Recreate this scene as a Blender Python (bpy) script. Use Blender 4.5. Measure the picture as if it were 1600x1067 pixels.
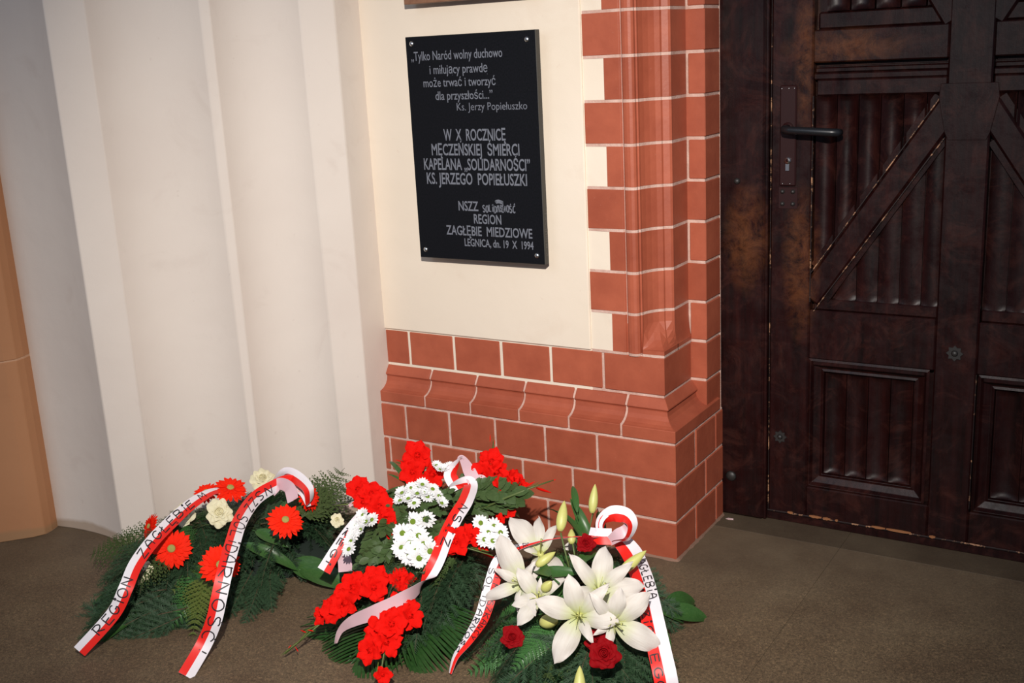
import bpy, bmesh, math, random
from mathutils import Vector, Matrix
from mathutils.geometry import tessellate_polygon

for o in list(bpy.data.objects): bpy.data.objects.remove(o)
S = bpy.context.scene
COL = S.collection
PI = math.pi
U = 0.105            # one brick course
H = 2.31             # height the walls are built to

# ------------------------------------------------------------------ camera
CAM = Vector((1.0662195, -2.4454515, 1.2911233))
def _rot(a):
    a = Vector(a); return Matrix.Rotation(a.length, 3, a.normalized())
RC = _rot((-0.26232692, -0.02131713, 0.54904807))
F = 1758.4046
cx, cz, cy = RC @ Vector((1, 0, 0)), RC @ Vector((0, 0, 1)), RC @ Vector((0, 1, 0))
cam = bpy.data.cameras.new('camera'); camo = bpy.data.objects.new('camera', cam); COL.objects.link(camo)
camo.matrix_world = Matrix(((cx.x, cz.x, -cy.x, CAM.x), (cx.y, cz.y, -cy.y, CAM.y), (cx.z, cz.z, -cy.z, CAM.z), (0, 0, 0, 1)))
cam.sensor_width = 36; cam.lens = F * 36 / 1600; cam.clip_start = .05
S.camera = camo

# ------------------------------------------------------------------ world, flash, exposure
S.view_settings.view_transform = 'Standard'; S.view_settings.look = 'None'
S.view_settings.gamma = 1; S.view_settings.use_curve_mapping = False
S.view_settings.exposure = 0.0
w = bpy.data.worlds.new('world'); S.world = w; w.use_nodes = True
bg = w.node_tree.nodes['Background']; bg.inputs[0].default_value = (.66, .74, 1, 1); bg.inputs[1].default_value = .17

def light(name, kind, loc, power, col, size=.03, target=None, spot=None, blend=1):
    l = bpy.data.lights.new(name, kind); l.energy = power; l.color = col
    if kind == 'AREA': l.size = size
    else: l.shadow_soft_size = size
    if spot: l.spot_size = math.radians(spot); l.spot_blend = blend
    o = bpy.data.objects.new(name, l); COL.objects.link(o); o.location = loc
    if target: o.rotation_euler = (Vector(target) - Vector(loc)).to_track_quat('-Z', 'Y').to_euler()
    return o
FL = CAM + Vector((-.02, 0, .62))
light('camera_flash', 'SPOT', FL, 465, (1, .94, .875), .025, (-.46, -.1, .52), 66, 1)
light('window_daylight', 'AREA', (-1.2, -5.0, 3.4), 30, (.66, .80, 1), 2.2, (-.3, .1, .8))

# ------------------------------------------------------------------ materials
def nt(name):
    m = bpy.data.materials.new(name); m.use_nodes = True
    t = m.node_tree; return m, t, t.nodes['Principled BSDF']
def ramp(t, fac, stops):
    r = t.nodes.new('ShaderNodeValToRGB'); e = r.color_ramp.elements
    e[0].position, e[0].color = stops[0][0], (*stops[0][1], 1)
    e[1].position, e[1].color = stops[-1][0], (*stops[-1][1], 1)
    for p, c in stops[1:-1]:
        k = e.new(p); k.color = (*c, 1)
    t.links.new(fac, r.inputs[0]); return r.outputs[0]
def noise(t, scale, detail=4, rough=.55, vec=None, dist=0):
    n = t.nodes.new('ShaderNodeTexNoise'); n.inputs['Scale'].default_value = scale
    n.inputs['Detail'].default_value = detail; n.inputs['Roughness'].default_value = rough
    n.inputs['Distortion'].default_value = dist
    if vec: t.links.new(vec, n.inputs['Vector'])
    return n.outputs['Fac']
def objco(t, world=False, scale=None):
    if world:
        g = t.nodes.new('ShaderNodeNewGeometry'); out = g.outputs['Position']
    else:
        g = t.nodes.new('ShaderNodeTexCoord'); out = g.outputs['Object']
    if scale:
        mp = t.nodes.new('ShaderNodeMapping'); mp.inputs['Scale'].default_value = scale
        t.links.new(out, mp.inputs['Vector']); out = mp.outputs[0]
    return out
def mixc(t, fac, a, b, mode='MIX'):
    n = t.nodes.new('ShaderNodeMix'); n.data_type = 'RGBA'; n.blend_type = mode
    for s, v in ((0, fac), (6, a), (7, b)):
        if isinstance(v, (int, float)): n.inputs[s].default_value = v
        elif isinstance(v, tuple): n.inputs[s].default_value = (*v, 1)
        else: t.links.new(v, n.inputs[s])
    return n.outputs[2]
def math_(t, op, a, b=0):
    n = t.nodes.new('ShaderNodeMath'); n.operation = op
    for s, v in ((0, a), (1, b)):
        if isinstance(v, (int, float)): n.inputs[s].default_value = v
        else: t.links.new(v, n.inputs[s])
    return n.outputs[0]
def bump(t, bs, h, strength, dist=.002):
    b = t.nodes.new('ShaderNodeBump'); b.inputs['Strength'].default_value = strength
    b.inputs['Distance'].default_value = dist
    t.links.new(h, b.inputs['Height']); t.links.new(b.outputs[0], bs.inputs['Normal'])
def objrand(t):
    return t.nodes.new('ShaderNodeObjectInfo').outputs['Random']

def mat_simple(name, col, rough=.5, spec=.5, metal=0, var=None, vscale=40, bmp=0, bscale=200, trans=0, coat=0):
    m, t, bs = nt(name)
    bs.inputs['Roughness'].default_value = rough
    bs.inputs['Specular IOR Level'].default_value = spec
    bs.inputs['Metallic'].default_value = metal
    if coat: bs.inputs['Coat Weight'].default_value = coat; bs.inputs['Coat Roughness'].default_value = .15
    if var:
        c = mixc(t, ramp(t, noise(t, vscale, 3), [(.3, (0, 0, 0)), (.7, (1, 1, 1))]), col, var)
        t.links.new(c, bs.inputs['Base Color'])
    else: bs.inputs['Base Color'].default_value = (*col, 1)
    if bmp: bump(t, bs, noise(t, bscale, 3), bmp, .001)
    if trans:
        tr = t.nodes.new('ShaderNodeBsdfTranslucent'); mx = t.nodes.new('ShaderNodeMixShader'); mx.inputs[0].default_value = trans
        if var: t.links.new(c, tr.inputs[0])
        else: tr.inputs[0].default_value = (*col, 1)
        out = t.nodes['Material Output']
        t.links.new(bs.outputs[0], mx.inputs[1]); t.links.new(tr.outputs[0], mx.inputs[2]); t.links.new(mx.outputs[0], out.inputs[0])
    return m

M = {}
def brick_mat():
    m, t, bs = nt('red_brick'); co = objco(t, True)
    base = ramp(t, objrand(t), [(0, (.335, .080, .041)), (.5, (.37, .091, .048)), (1, (.41, .104, .055))])
    mott = ramp(t, noise(t, 14, 5, .6, co), [(.3, (.86, .80, .78)), (.7, (1.08, 1.08, 1.05))])
    c = mixc(t, 1, base, mott, 'MULTIPLY')
    sp = ramp(t, noise(t, 160, 2, .5, co), [(.72, (0, 0, 0)), (.78, (1, 1, 1))])
    c = mixc(t, math_(t, 'MULTIPLY', sp, .25), c, (.5, .25, .18))
    t.links.new(c, bs.inputs['Base Color']); bs.inputs['Roughness'].default_value = .48
    bs.inputs['Specular IOR Level'].default_value = .35
    bump(t, bs, noise(t, 60, 6, .6, co), .35, .0015); return m
M['brick'] = brick_mat()
def mortar_mat():
    m, t, bs = nt('pink_mortar'); co = objco(t, True)
    c = ramp(t, noise(t, 30, 5, .6, co), [(.3, (.50, .30, .24)), (.7, (.70, .49, .41))])
    t.links.new(c, bs.inputs['Base Color']); bs.inputs['Roughness'].default_value = .9
    bump(t, bs, noise(t, 220, 4, .7, co), .8, .002); return m
M['mortar'] = mortar_mat()
def plaster_mat(name, a, b, stain, low=False):
    m, t, bs = nt(name); co = objco(t, True)
    c = ramp(t, noise(t, 2.2, 4, .5, co), [(.3, a), (.7, b)])
    st = ramp(t, noise(t, 7, 6, .6, co, .6), [(.60, (0, 0, 0)), (.8, (1, 1, 1))])
    c = mixc(t, math_(t, 'MULTIPLY', st, .35), c, stain)
    sp = ramp(t, noise(t, 55, 2, .4, co), [(.76, (0, 0, 0)), (.80, (1, 1, 1))])
    c = mixc(t, math_(t, 'MULTIPLY', sp, .25), c, stain)
    if low:   # grime along the foot of the pier
        sx = t.nodes.new('ShaderNodeSeparateXYZ'); t.links.new(co, sx.inputs[0])
        z = math_(t, 'ADD', sx.outputs[2], math_(t, 'MULTIPLY', noise(t, 6, 4, .5, co), -.045))
        k = ramp(t, z, [(0, (.6, .6, .6)), (.012, (0, 0, 0))])
        c = mixc(t, k, c, (.30, .19, .10))
    t.links.new(c, bs.inputs['Base Color']); bs.inputs['Roughness'].default_value = .75
    bs.inputs['Specular IOR Level'].default_value = .25
    h = math_(t, 'ADD', math_(t, 'MULTIPLY', noise(t, 9, 3, .5, co), 2.0), math_(t, 'MULTIPLY', noise(t, 320, 3, .6, co), .22))
    bump(t, bs, h, .35, .003); return m
M['plaster'] = plaster_mat('cream_plaster', (.76, .655, .53), (.80, .70, .58), (.66, .52, .40))
M['pier'] = plaster_mat('grey_white_plaster', (.655, .575, .51), (.705, .63, .56), (.52, .43, .37), True)
M['ochre'] = plaster_mat('ochre_paint', (.41, .190, .090), (.45, .215, .105), (.33, .14, .065), True)
def floor_mat(name='speckled_stone', k_=1):
    m, t, bs = nt(name); co = objco(t, True)
    big = ramp(t, noise(t, 5, 5, .6, co), [(.3, tuple(v * k_ for v in (.098, .068, .044))), (.7, tuple(v * k_ for v in (.152, .114, .074)))])
    f = ramp(t, noise(t, 170, 9, .9, co, 1.2), [(.36, (.25, .20, .16)), (.5, (.9, .9, .85)), (.60, (2.2, 2.0, 1.7)), (.68, (4.2, 3.9, 3.2))])
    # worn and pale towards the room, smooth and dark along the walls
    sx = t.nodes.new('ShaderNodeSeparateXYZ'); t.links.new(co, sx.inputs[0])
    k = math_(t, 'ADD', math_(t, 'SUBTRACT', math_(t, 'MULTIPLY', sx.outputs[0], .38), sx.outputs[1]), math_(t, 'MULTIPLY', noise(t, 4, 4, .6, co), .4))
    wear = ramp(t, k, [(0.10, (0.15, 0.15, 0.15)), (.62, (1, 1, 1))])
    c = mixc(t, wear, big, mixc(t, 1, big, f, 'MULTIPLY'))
    t.links.new(c, bs.inputs['Base Color']); bs.inputs['Roughness'].default_value = .62
    bs.inputs['Specular IOR Level'].default_value = .3
    bump(t, bs, noise(t, 95, 6, .75, co), .12, .001); return m
M['floor'] = floor_mat(); M['floor_dark'] = floor_mat('dark_threshold_stone', .62)
M['joint'] = mat_simple('dark_joint', (.075, .052, .036), .9)
def wood_mat(name='dark_red_varnished_wood', worn=.6):
    m, t, bs = nt(name); co = objco(t, True)
    gr = noise(t, 5, 6, .65, objco(t, True, (9, 9, .7)))
    base = ramp(t, gr, [(.3, (.004, .0009, .0010)), (.6, (.015, .0028, .0027)), (.8, (.028, .0058, .0045))])
    scr = ramp(t, noise(t, 9, 9, .72, co, 1.6), [(.50, (0, 0, 0)), (.66, (1, 1, 1))])
    c = mixc(t, math_(t, 'MULTIPLY', scr, .40), base, (.060, .018, .013))
    # bare brown timber where hands have rubbed the varnish away
    sx = t.nodes.new('ShaderNodeSeparateXYZ'); t.links.new(co, sx.inputs[0])
    def blob(x, z, rx, rz):
        a = math_(t, 'DIVIDE', math_(t, 'SUBTRACT', sx.outputs[0], x), rx); b = math_(t, 'DIVIDE', math_(t, 'SUBTRACT', sx.outputs[2], z), rz)
        d = math_(t, 'ADD', math_(t, 'POWER', math_(t, 'ABSOLUTE', a), 2), math_(t, 'POWER', math_(t, 'ABSOLUTE', b), 2))
        return math_(t, 'MAXIMUM', math_(t, 'SUBTRACT', 1, d), 0)
    tot = None
    for b in ((.20, .72, .055, .22), (.30, 1.255, .17, .05), (.205, 1.25, .03, .22), (.06, .78, .07, .16)):
        q = blob(*b); tot = q if tot is None else math_(t, 'MAXIMUM', tot, q)
    k = math_(t, 'MULTIPLY', tot, ramp(t, noise(t, 17, 9, .78, co, .5), [(.40, (0, 0, 0)), (.60, (1, 1, 1))]))
    c = mixc(t, math_(t, 'MULTIPLY', k, worn), c, (.15, .050, .017))
    t.links.new(c, bs.inputs['Base Color'])
    t.links.new(ramp(t, noise(t, 20, 6, .7, co), [(.3, (.30, .30, .30)), (.7, (.55, .55, .55))]), bs.inputs['Roughness'])
    bs.inputs['Specular IOR Level'].default_value = .24
    bump(t, bs, math_(t, 'ADD', gr, noise(t, 60, 6, .7, co)), .25, .0012); return m
M['wood'] = wood_mat()
M['rawwood'] = mat_simple('bare_orange_timber', (.42, .17, .055), .8, var=(.10, .035, .02), vscale=35)
def worn_bead():
    m, t, bs = nt('worn_varnish_edge'); co = objco(t, True)
    k = ramp(t, noise(t, 24, 6, .75, co), [(.53, (0, 0, 0)), (.60, (1, 1, 1))])
    c = mixc(t, k, (.010, .0025, .0022), (.42, .22, .12)); t.links.new(c, bs.inputs['Base Color']); bs.inputs['Roughness'].default_value = .6; return m
M['worn'] = worn_bead()
M['granite'] = mat_simple('black_granite', (.006, .007, .008), .32, .08, var=(.010, .010, .013), vscale=120)
M['granite_edge'] = mat_simple('sawn_granite_edge', (.045, .043, .036), .6)
M['engrave'] = mat_simple('grey_engraving', (.15, .16, .19), .6)
M['engrave_dim'] = mat_simple('dull_grey_engraving', (.10, .095, .085), .6)
M['steel'] = mat_simple('steel_screw', (.55, .57, .58), .3, metal=1)
M['bronze'] = mat_simple('brown_board', (.26, .13, .07), .5, var=(.20, .09, .05), vscale=30)
M['black'] = mat_simple('black_handle', (.008, .009, .011), .35)
M['plate'] = mat_simple('dark_red_plate', (.020, .0045, .0045), .45, .3)
M['iron'] = mat_simple('dark_iron', (.02, .018, .017), .5)
M['white_paper'] = mat_simple('paper_scrap', (.8, .6, .6), .8)
M['red_rib'] = mat_simple('red_satin', (.78, .018, .012), .42, .4, bmp=.1, bscale=700)
M['white_rib'] = mat_simple('white_satin', (.80, .76, .80), .42, .4, bmp=.1, bscale=700)
M['back_rib'] = mat_simple('pinkish_ribbon_back', (.62, .42, .46), .42, .4)
M['ink'] = mat_simple('black_ink', (.012, .010, .014), .5)
RED = (.90, .012, .004); RED2 = (.98, .035, .006)
M['gerb'] = mat_simple('gerbera_red', RED, .7, .12, var=RED2, vscale=60, trans=.18)
M['gerb_c'] = mat_simple('gerbera_centre', (.52, .42, .10), .7, var=(.36, .36, .10), vscale=300, bmp=.8, bscale=900)
M['glad'] = mat_simple('gladiolus_red', (.92, .008, .004), .75, .10, var=(.72, .008, .004), vscale=45, bmp=.4, bscale=160, trans=.2)
M['mum'] = mat_simple('daisy_white', (.86, .86, .86), .5, .3, trans=.12)
M['mum_c'] = mat_simple('daisy_green_centre', (.22, .33, .02), .7, var=(.15, .26, .02), vscale=300, bmp=.8, bscale=900)
def petal_white():
    m, t, bs = nt('lily_white'); co = objco(t)
    ln = t.nodes.new('ShaderNodeVectorMath'); ln.operation = 'LENGTH'; t.links.new(co, ln.inputs[0])
    c = ramp(t, ln.outputs['Value'], [(0, (.50, .56, .16)), (.022, (.62, .66, .40)), (.048, (.66, .63, .57)), (.10, (.70, .65, .61))])
    st = ramp(t, noise(t, 8, 3, .5, objco(t, False, (2, 22, 2))), [(.3, (.93, .90, .88)), (.7, (1, 1, 1))])
    t.links.new(mixc(t, 1, c, st, 'MULTIPLY'), bs.inputs['Base Color'])
    bs.inputs['Roughness'].default_value = .5; bs.inputs['Specular IOR Level'].default_value = .3
    bump(t, bs, noise(t, 30, 3, .5, objco(t, False, (2, 22, 2))), .5, .0015)
    tr = t.nodes.new('ShaderNodeBsdfTranslucent'); tr.inputs[0].default_value = (.8, .75, .66, 1)
    mx = t.nodes.new('ShaderNodeMixShader'); mx.inputs[0].default_value = .15
    t.links.new(bs.outputs[0], mx.inputs[1]); t.links.new(tr.outputs[0], mx.inputs[2]); t.links.new(mx.outputs[0], t.nodes['Material Output'].inputs[0])
    return m
M['lily'] = petal_white()
M['lilygreen'] = mat_simple('lily_bud_yellow_green', (.44, .47, .09), .45, var=(.58, .54, .22), vscale=60)
M['stamen'] = mat_simple('pale_green_stamen', (.50, .52, .18), .5)
M['rose_w'] = mat_simple('cream_rose', (.80, .74, .52), .55, .3, var=(.74, .70, .46), vscale=60, trans=.15)
M['rose_r'] = mat_simple('dark_red_rose', (.30, .002, .005), .7, .08, var=(.18, .002, .004), vscale=70, trans=.1)
def green(name, a, b, rough=.5, vs=30, tr=.12): return mat_simple(name, a, rough, .3, var=b, vscale=vs, trans=tr)
M['fir'] = green('fir_green', (.015, .044, .018), (.038, .080, .036), .6)
M['thuja'] = green('thuja_green', (.040, .070, .020), (.065, .095, .028))
M['fern'] = green('fern_green', (.030, .105, .024), (.062, .165, .045), .35)
M['palm'] = green('palm_green', (.018, .060, .014), (.032, .085, .022), .3)
M['leaf'] = green('broad_leaf_green', (.032, .095, .022), (.055, .13, .034), .32, 20)
M['olive'] = green('olive_green', (.075, .115, .018), (.12, .15, .035))
M['sprig'] = green('sprig_green', (.045, .085, .025), (.075, .12, .04))
M['stem'] = mat_simple('green_stem', (.09, .13, .035), .5)
M['twig'] = mat_simple('brown_twig', (.07, .045, .02), .7)
M['moss'] = mat_simple('dark_wet_foam', (.006, .014, .009), .9)

# ------------------------------------------------------------------ helpers
def at(px, py, ax, val):
    d = RC @ Vector(((px - 800) / F, 1, -(py - 533.5) / F)); k = (val - CAM[ax]) / d[ax]
    return CAM + d * k
def G(px, py, z): return at(px, py, 2, z)

class MB:
    def __init__(s): s.v = []; s.f = []; s.m = []; s.sm = []
    def add(s, vs, fs, mi=0, smooth=False):
        b = len(s.v); s.v += [tuple(v) for v in vs]; s.f += [tuple(b + i for i in f) for f in fs]
        s.m += [mi] * len(fs); s.sm += [smooth] * len(fs)
    def box(s, x0, x1, y0, y1, z0, z1, mi=0):
        s.add([(x0, y0, z0), (x1, y0, z0), (x1, y1, z0), (x0, y1, z0), (x0, y0, z1), (x1, y0, z1), (x1, y1, z1), (x0, y1, z1)],
              [(3, 2, 1, 0), (4, 5, 6, 7), (0, 1, 5, 4), (1, 2, 6, 5), (2, 3, 7, 6), (3, 0, 4, 7)], mi)
    def grid(s, rows, mi=0, smooth=True, close=False):
        n = len(rows[0]); vs = [p for r in rows for p in r]; fs = []
        for i in range(len(rows) - 1):
            for j in range(n if close else n - 1):
                k = (j + 1) % n
                fs.append((i * n + j, i * n + k, (i + 1) * n + k, (i + 1) * n + j))
        s.add(vs, fs, mi, smooth)
    def tube(s, pts, rad, n=6, mi=0):
        pts = [Vector(p) for p in pts]; rows = []
        up = Vector((.13, .21, .97))
        for i, p in enumerate(pts):
            t = (pts[min(i + 1, len(pts) - 1)] - pts[max(i - 1, 0)]).normalized()
            a = t.cross(up);
            if a.length < 1e-4: a = t.cross(Vector((1, 0, 0)))
            a.normalize(); b = a.cross(t)
            r = rad[i] if isinstance(rad, (list, tuple)) else rad
            rows.append([p + (a * math.cos(q * 2 * PI / n) + b * math.sin(q * 2 * PI / n)) * r for q in range(n)])
        s.grid(rows, mi, True, True)
        b0 = len(s.v) - n; b1 = len(s.v) - n * len(pts)
        s.f += [tuple(b0 + q for q in range(n)), tuple(b1 + q for q in reversed(range(n)))]; s.m += [mi, mi]; s.sm += [True, True]
    def prism(s, poly, z0, z1, mi=0):      # poly: closed list of (x, y)
        n = len(poly); vs = [(x, y, z0) for x, y in poly] + [(x, y, z1) for x, y in poly]
        fs = [(i, (i + 1) % n, n + (i + 1) % n, n + i) for i in range(n)]
        s.add(vs, fs, mi)
        tri = tessellate_polygon([[Vector((x, y, 0)) for x, y in poly]])
        s.add(vs, [tuple(n + i for i in t) for t in tri] + [tuple(reversed(t)) for t in tri], mi)
    def mesh(s, name, mats, bev=0, fixn=False):
        me = bpy.data.meshes.new(name); me.from_pydata(s.v, [], s.f)
        for m in (mats if isinstance(mats, (list, tuple)) else [mats]): me.materials.append(m)
        me.polygons.foreach_set('material_index', s.m); me.polygons.foreach_set('use_smooth', s.sm); me.update()
        if bev or fixn:
            b = bmesh.new(); b.from_mesh(me)
            bmesh.ops.remove_doubles(b, verts=b.verts, dist=1e-6)
            bmesh.ops.recalc_face_normals(b, faces=b.faces)
            if bev:
                es = [e for e in b.edges if e.is_manifold and e.calc_face_angle(0) > .5]
                bmesh.ops.bevel(b, geom=es, offset=bev, segments=1, affect='EDGES', clamp_overlap=True)
            b.to_mesh(me); b.free()
        return me

def obj(name, me, parent=None, label=None, mat=None, **kw):
    o = bpy.data.objects.new(name, me); COL.objects.link(o)
    if parent:
        o.parent = parent
    if mat is not None: o.matrix_local = mat
    if label: o['label'] = label
    for k, v in kw.items(): o[k] = v
    return o
def thing(name, label, cat, loc, group=None):
    o = bpy.data.objects.new(name, None); COL.objects.link(o); o.location = loc; o.empty_display_size = .05
    o['label'] = label; o['category'] = cat
    if group: o['group'] = group
    return o
def struct(name, me, label=None):
    o = obj(name, me, None, label); o['kind'] = 'structure'; return o

rnd = random.Random(7)
# ================================================================== SETTING
# ---- floor: big speckled stone slabs with tight joints
mb = MB(); mb.box(-2.9, 2.6, -4.2, .9, -.06, -.006); floor = struct('floor', mb.mesh('floor', M['joint']))
xs = [-2.9, -.735, .345, 1.42, 2.6]; ys = [-4.2, -3.05, -1.95, -.895, .250, .9]
for i in range(4):
    for j in range(5):
        mb = MB(); g = .0003; mb.box(xs[i] + g, xs[i + 1] - g, ys[j] + g, ys[j + 1] - g, -.05, 0)
        obj('stone_slab', mb.mesh('slab', M['floor_dark' if j == 4 else 'floor'], .0006), floor)

# ---- wall with the plaque
XL = -8.775 * U; R_ = .46 * U
mb = MB(); mb.box(XL - .35, -2.40 * U, .0435, .30, 5 * U, H); mb.box(-2.45 * U, -1.5 * U, .0500, .30, 5 * U, H)
mb.box(XL - .35, -2.40 * U, .05, .30, 0, 5 * U + .01)
wall = struct('wall_back', mb.mesh('wall_back', M['plaster'], .003))
def brick(x0, x1, y0, y1, z0, z1, parent=None, gx0=1, gx1=1, gy1=1, name='brick'):
    g = .0036; r = lambda: rnd.uniform(-.0005, .0005)
    cxx, cyy, czz = (x0 + x1) / 2 * U, (y0 + y1) / 2 * U, (z0 + z1) / 2 * U
    a, b, c = (x1 - x0) / 2 * U, (y1 - y0) / 2 * U, (z1 - z0) / 2 * U
    mb = MB(); mb.box(-a + g * gx0, a - g * gx1, -b, b - g * gy1, -c + g, c - g)
    o = obj(name, mb.mesh('brick', M['brick'], .0022), parent or wall)
    o.location = (cxx + r(), cyy + r(), czz + r() * .6); o.rotation_euler = (0, r() * 2, r() * 2)
    return o
# mortar bed behind the bricks, everything 3 mm back
k = .030
mb = MB(); mb.box(-9.2 * U, 0 - k * U, k * U, 3.12 * U, 0, 3.02 * U)
mb.box(-9.2 * U, (-.46 - k) * U, (.46 + k) * U, 3.1 * U, 3.0 * U, 5.0 * U - .001)
mb.box(-1.2 * U, -.09 * U, 2.170 * U, 3.12 * U, 3.0 * U, H)
obj('mortar_bed', mb.mesh('mortar', M['mortar'], .002), wall)
for z, xx, yy in ((0, [-9.05, -7.97, -6.53, -5.08, -3.58, -2.095, 0], [0, 1.235, 2.59, 3.13]),
                  (1, [-9.15, -8.6, -7.2, -5.73, -4.29, -2.822, -1.385, 0], [0, 1.905, 3.13]),
                  (2, [-9.05, -7.97, -6.53, -5.08, -3.58, -2.095, 0], [0, 1.247, 2.58, 3.13])):
    for a, b in zip(xx[:-1], xx[1:]):
        brick(a, b, 0, 1.0 if b < 0 else yy[1], z, z + 1, gx1=0 if b == 0 else 1, gy1=0 if b < 0 else 1)
    for a, b in zip(yy[1:-1], yy[2:]):
        o = brick(-1.0, 0, a + .034, b, z, z + 1, gx1=0)
xx = [-9.1] + [-.46 - 1.634 - i * 1.478 for i in (4, 3, 2, 1, 0)] + [-.46]
for a, b in zip(xx[:-1], xx[1:]): brick(a, b, .46, 1.6 if b < -.5 else 2.15, 4, 5, gx1=0 if b == -.46 else 1)
M['dirty'] = mat_simple('dirty_mortar', (.30, .17, .12), .9, var=(.16, .09, .06), vscale=30)
mb = MB(); n_ = 70; rows = []
for i in range(n_ + 1):
    x = -8.9 * U + 8.9 * U * i / n_; e = .0012 + .0022 * rnd.random(); rows.append([(x, .001, .006 + e), (x, -e * .6, .004), (x, -e * 1.6, .0003)])
for i in range(26):
    y = 3.1 * U * i / 25; e = .0012 + .0022 * rnd.random(); rows.append([(-.001, y, .006 + e), (e * .6, y, .004), (e * 1.6, y, .0003)])
mb.grid(rows, 0, True); struct('baseboard_back', mb.mesh('fillet', M['dirty']))
# moulded base course
prof = [(0, 3.034), (0, 3.33), (.07, 3.345), (.17, 3.385), (.27, 3.46), (.335, 3.56), (.355, 3.66), (.345, 3.70), (.30, 3.725), (.31, 3.76), (.455, 3.965), (.9, 3.965), (.9, 3.034)]
def moulded(x0, x1, corner=False):
    rows = []
    for d, z in prof:
        if corner: rows.append([(x0 * U, d * U, z * U), (-d * U, d * U, z * U), (-d * U, 2.9 * U, z * U)])
        else: rows.append([(x0 * U, d * U, z * U), (x1 * U, d * U, z * U)])
    mb = MB(); mb.grid(rows + [rows[0]], 0, False)
    n = len(prof); m = len(rows[0])
    for q in (0, m - 1): mb.add([r[q] for r in rows], [tuple(range(n))])
    obj('moulded_brick', mb.mesh('moulded', M['brick'], .0012), wall)
mj = [-9.1, -7.296, -5.828, -4.336, -2.881, -1.429]
for a, b in zip(mj[:-1], mj[1:]): moulded(a + .036, b - .036)
moulded(-1.429 + .036, 0, True)
mb = MB()
bedp = [(d + .055 if d < .5 else d, z) for d, z in prof]
rows = [[(-9.1 * U, d * U, z * U), (-1.0 * U, d * U, z * U)] for d, z in bedp]; mb.grid(rows + [rows[0]], 0, False)
obj('mortar_joint', mb.mesh('mj', M['mortar']), wall)
# moulded jamb above the base
JP = [(-1.44, .447), (-1.425, .485), (-1.395, .485), (-1.375, .44), (-1.33, .405), (-1.26, .385), (-1.18, .385), (-1.115, .41), (-1.075, .46), (-1.07, .53),
      (-1.035, .535), (-1.03, .60), (-.985, .74), (-.915, .88), (-.82, 1.01), (-.715, 1.09), (-.70, 1.135), (-.56, 1.20), (-.515, 1.245), (-.525, 1.30), (-.53, 2.15)]
SQ = []
for x, y in JP:     # the same points slid out to the square corner of the stop at the foot
    if y > 2: SQ.append((-.46, 2.15)); continue
    if x < -1.06: SQ.append((x, max(y, .46) if y > .447 else y)); continue
    f = (x + 1.05) / .55; L1 = .6; tot = L1 + .9; dd = max(0, min(1, f)) * tot
    SQ.append((-1.05 + dd, .46) if dd < L1 - .01 else (-.46, .46 + (dd - L1)))
def jamb_row(z, xs0, xs1, dx=0, dz=0, name='moulded_brick', mat='brick', off=0):
    lv = [(z + dz, 1), (z + 1 - dz, 1)]
    if z == 5: lv = [(5 + dz, 0), (5.13, 0), (5.14, .12), (5.2, .34), (5.32, .62), (5.5, .86), (5.72, 1), (6 - dz, 1)]
    rows = []
    for zz, f in lv:
        r = [(xs0 * U, .447 * U + off, zz * U)] + [((a[0] * f + b[0] * (1 - f)) * U - off, (a[1] * f + b[1] * (1 - f)) * U + off, zz * U) for a, b in zip(JP, SQ)]
        rows.append(r + [((xs0 if z != 5 else xs0) * U, 2.15 * U, zz * U)])
    mb = MB(); mb.grid(rows, 0, False, True)
    for r in (rows[0], rows[-1]):
        tri = tessellate_polygon([[Vector((p[0], p[1], 0)) for p in r]]); mb.add(r, tri)
    obj(name, mb.mesh('jamb', M[mat], .0008, True), wall)
NR = 22
for z in range(5, NR):
    jamb_row(z, -2.372 if z % 2 == 0 else -1.80 - (z - 5) * .007, 0, dz=.034)
    wx = -.60 if z % 2 == 0 else -.52
    brick(wx, -.06, 2.15, 3.13, z, z + 1, gx0=0 if z % 2 == 0 else 1, gx1=0)
for z in (3, 4): brick(-.60, -.06, 2.145, 3.13, z, z + 1, gx0=0, gx1=0)
mb = MB(); rows = []
for zz in (5.75 * U, H):
    rows.append([(-1.8 * U, .50 * U, zz)] + [(x * U - .008, y * U + .008, zz) for x, y in JP] + [(-1.8 * U, 2.15 * U, zz)])
mb.grid(rows, 0, False, True)
rows = []
for zz in (5.0 * U, 5.72 * U): rows.append([(-1.75 * U, .48 * U, zz), (-1.1 * U, .50 * U, zz), (-1.05 * U, .7 * U, zz), (-.75 * U, 1.2 * U, zz), (-.56 * U, 1.35 * U, zz), (-.56 * U, 2.15 * U, zz), (-1.75 * U, 2.15 * U, zz)])
mb.grid(rows, 0, False, True)
for z in range(5, NR + 1):
    xs0 = -2.37; rows = []
    for zz in (z * U - .0037, z * U + .0037):
        f = 0 if z == 5 else 1; r = [(xs0 * U, .447 * U + .0022, zz)] + [((a[0] * f + b[0] * (1 - f)) * U - .0005, (a[1] * f + b[1] * (1 - f)) * U + .0008, zz) for a, b in zip(JP, SQ)]
        rows.append(r + [(xs0 * U, 2.15 * U, zz)])
    mb.grid(rows, 0, False, True)
obj('mortar_core', mb.mesh('core', M['mortar']), wall)
mb = MB(); mb.box(-1.9, -1.2 * U, .30, .60, 0, H); mb.box(-1.2 * U, -.1 * U, 3.2 * U, .60, 0, H)
obj('wall_core', mb.mesh('core', M['mortar']), wall)

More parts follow.
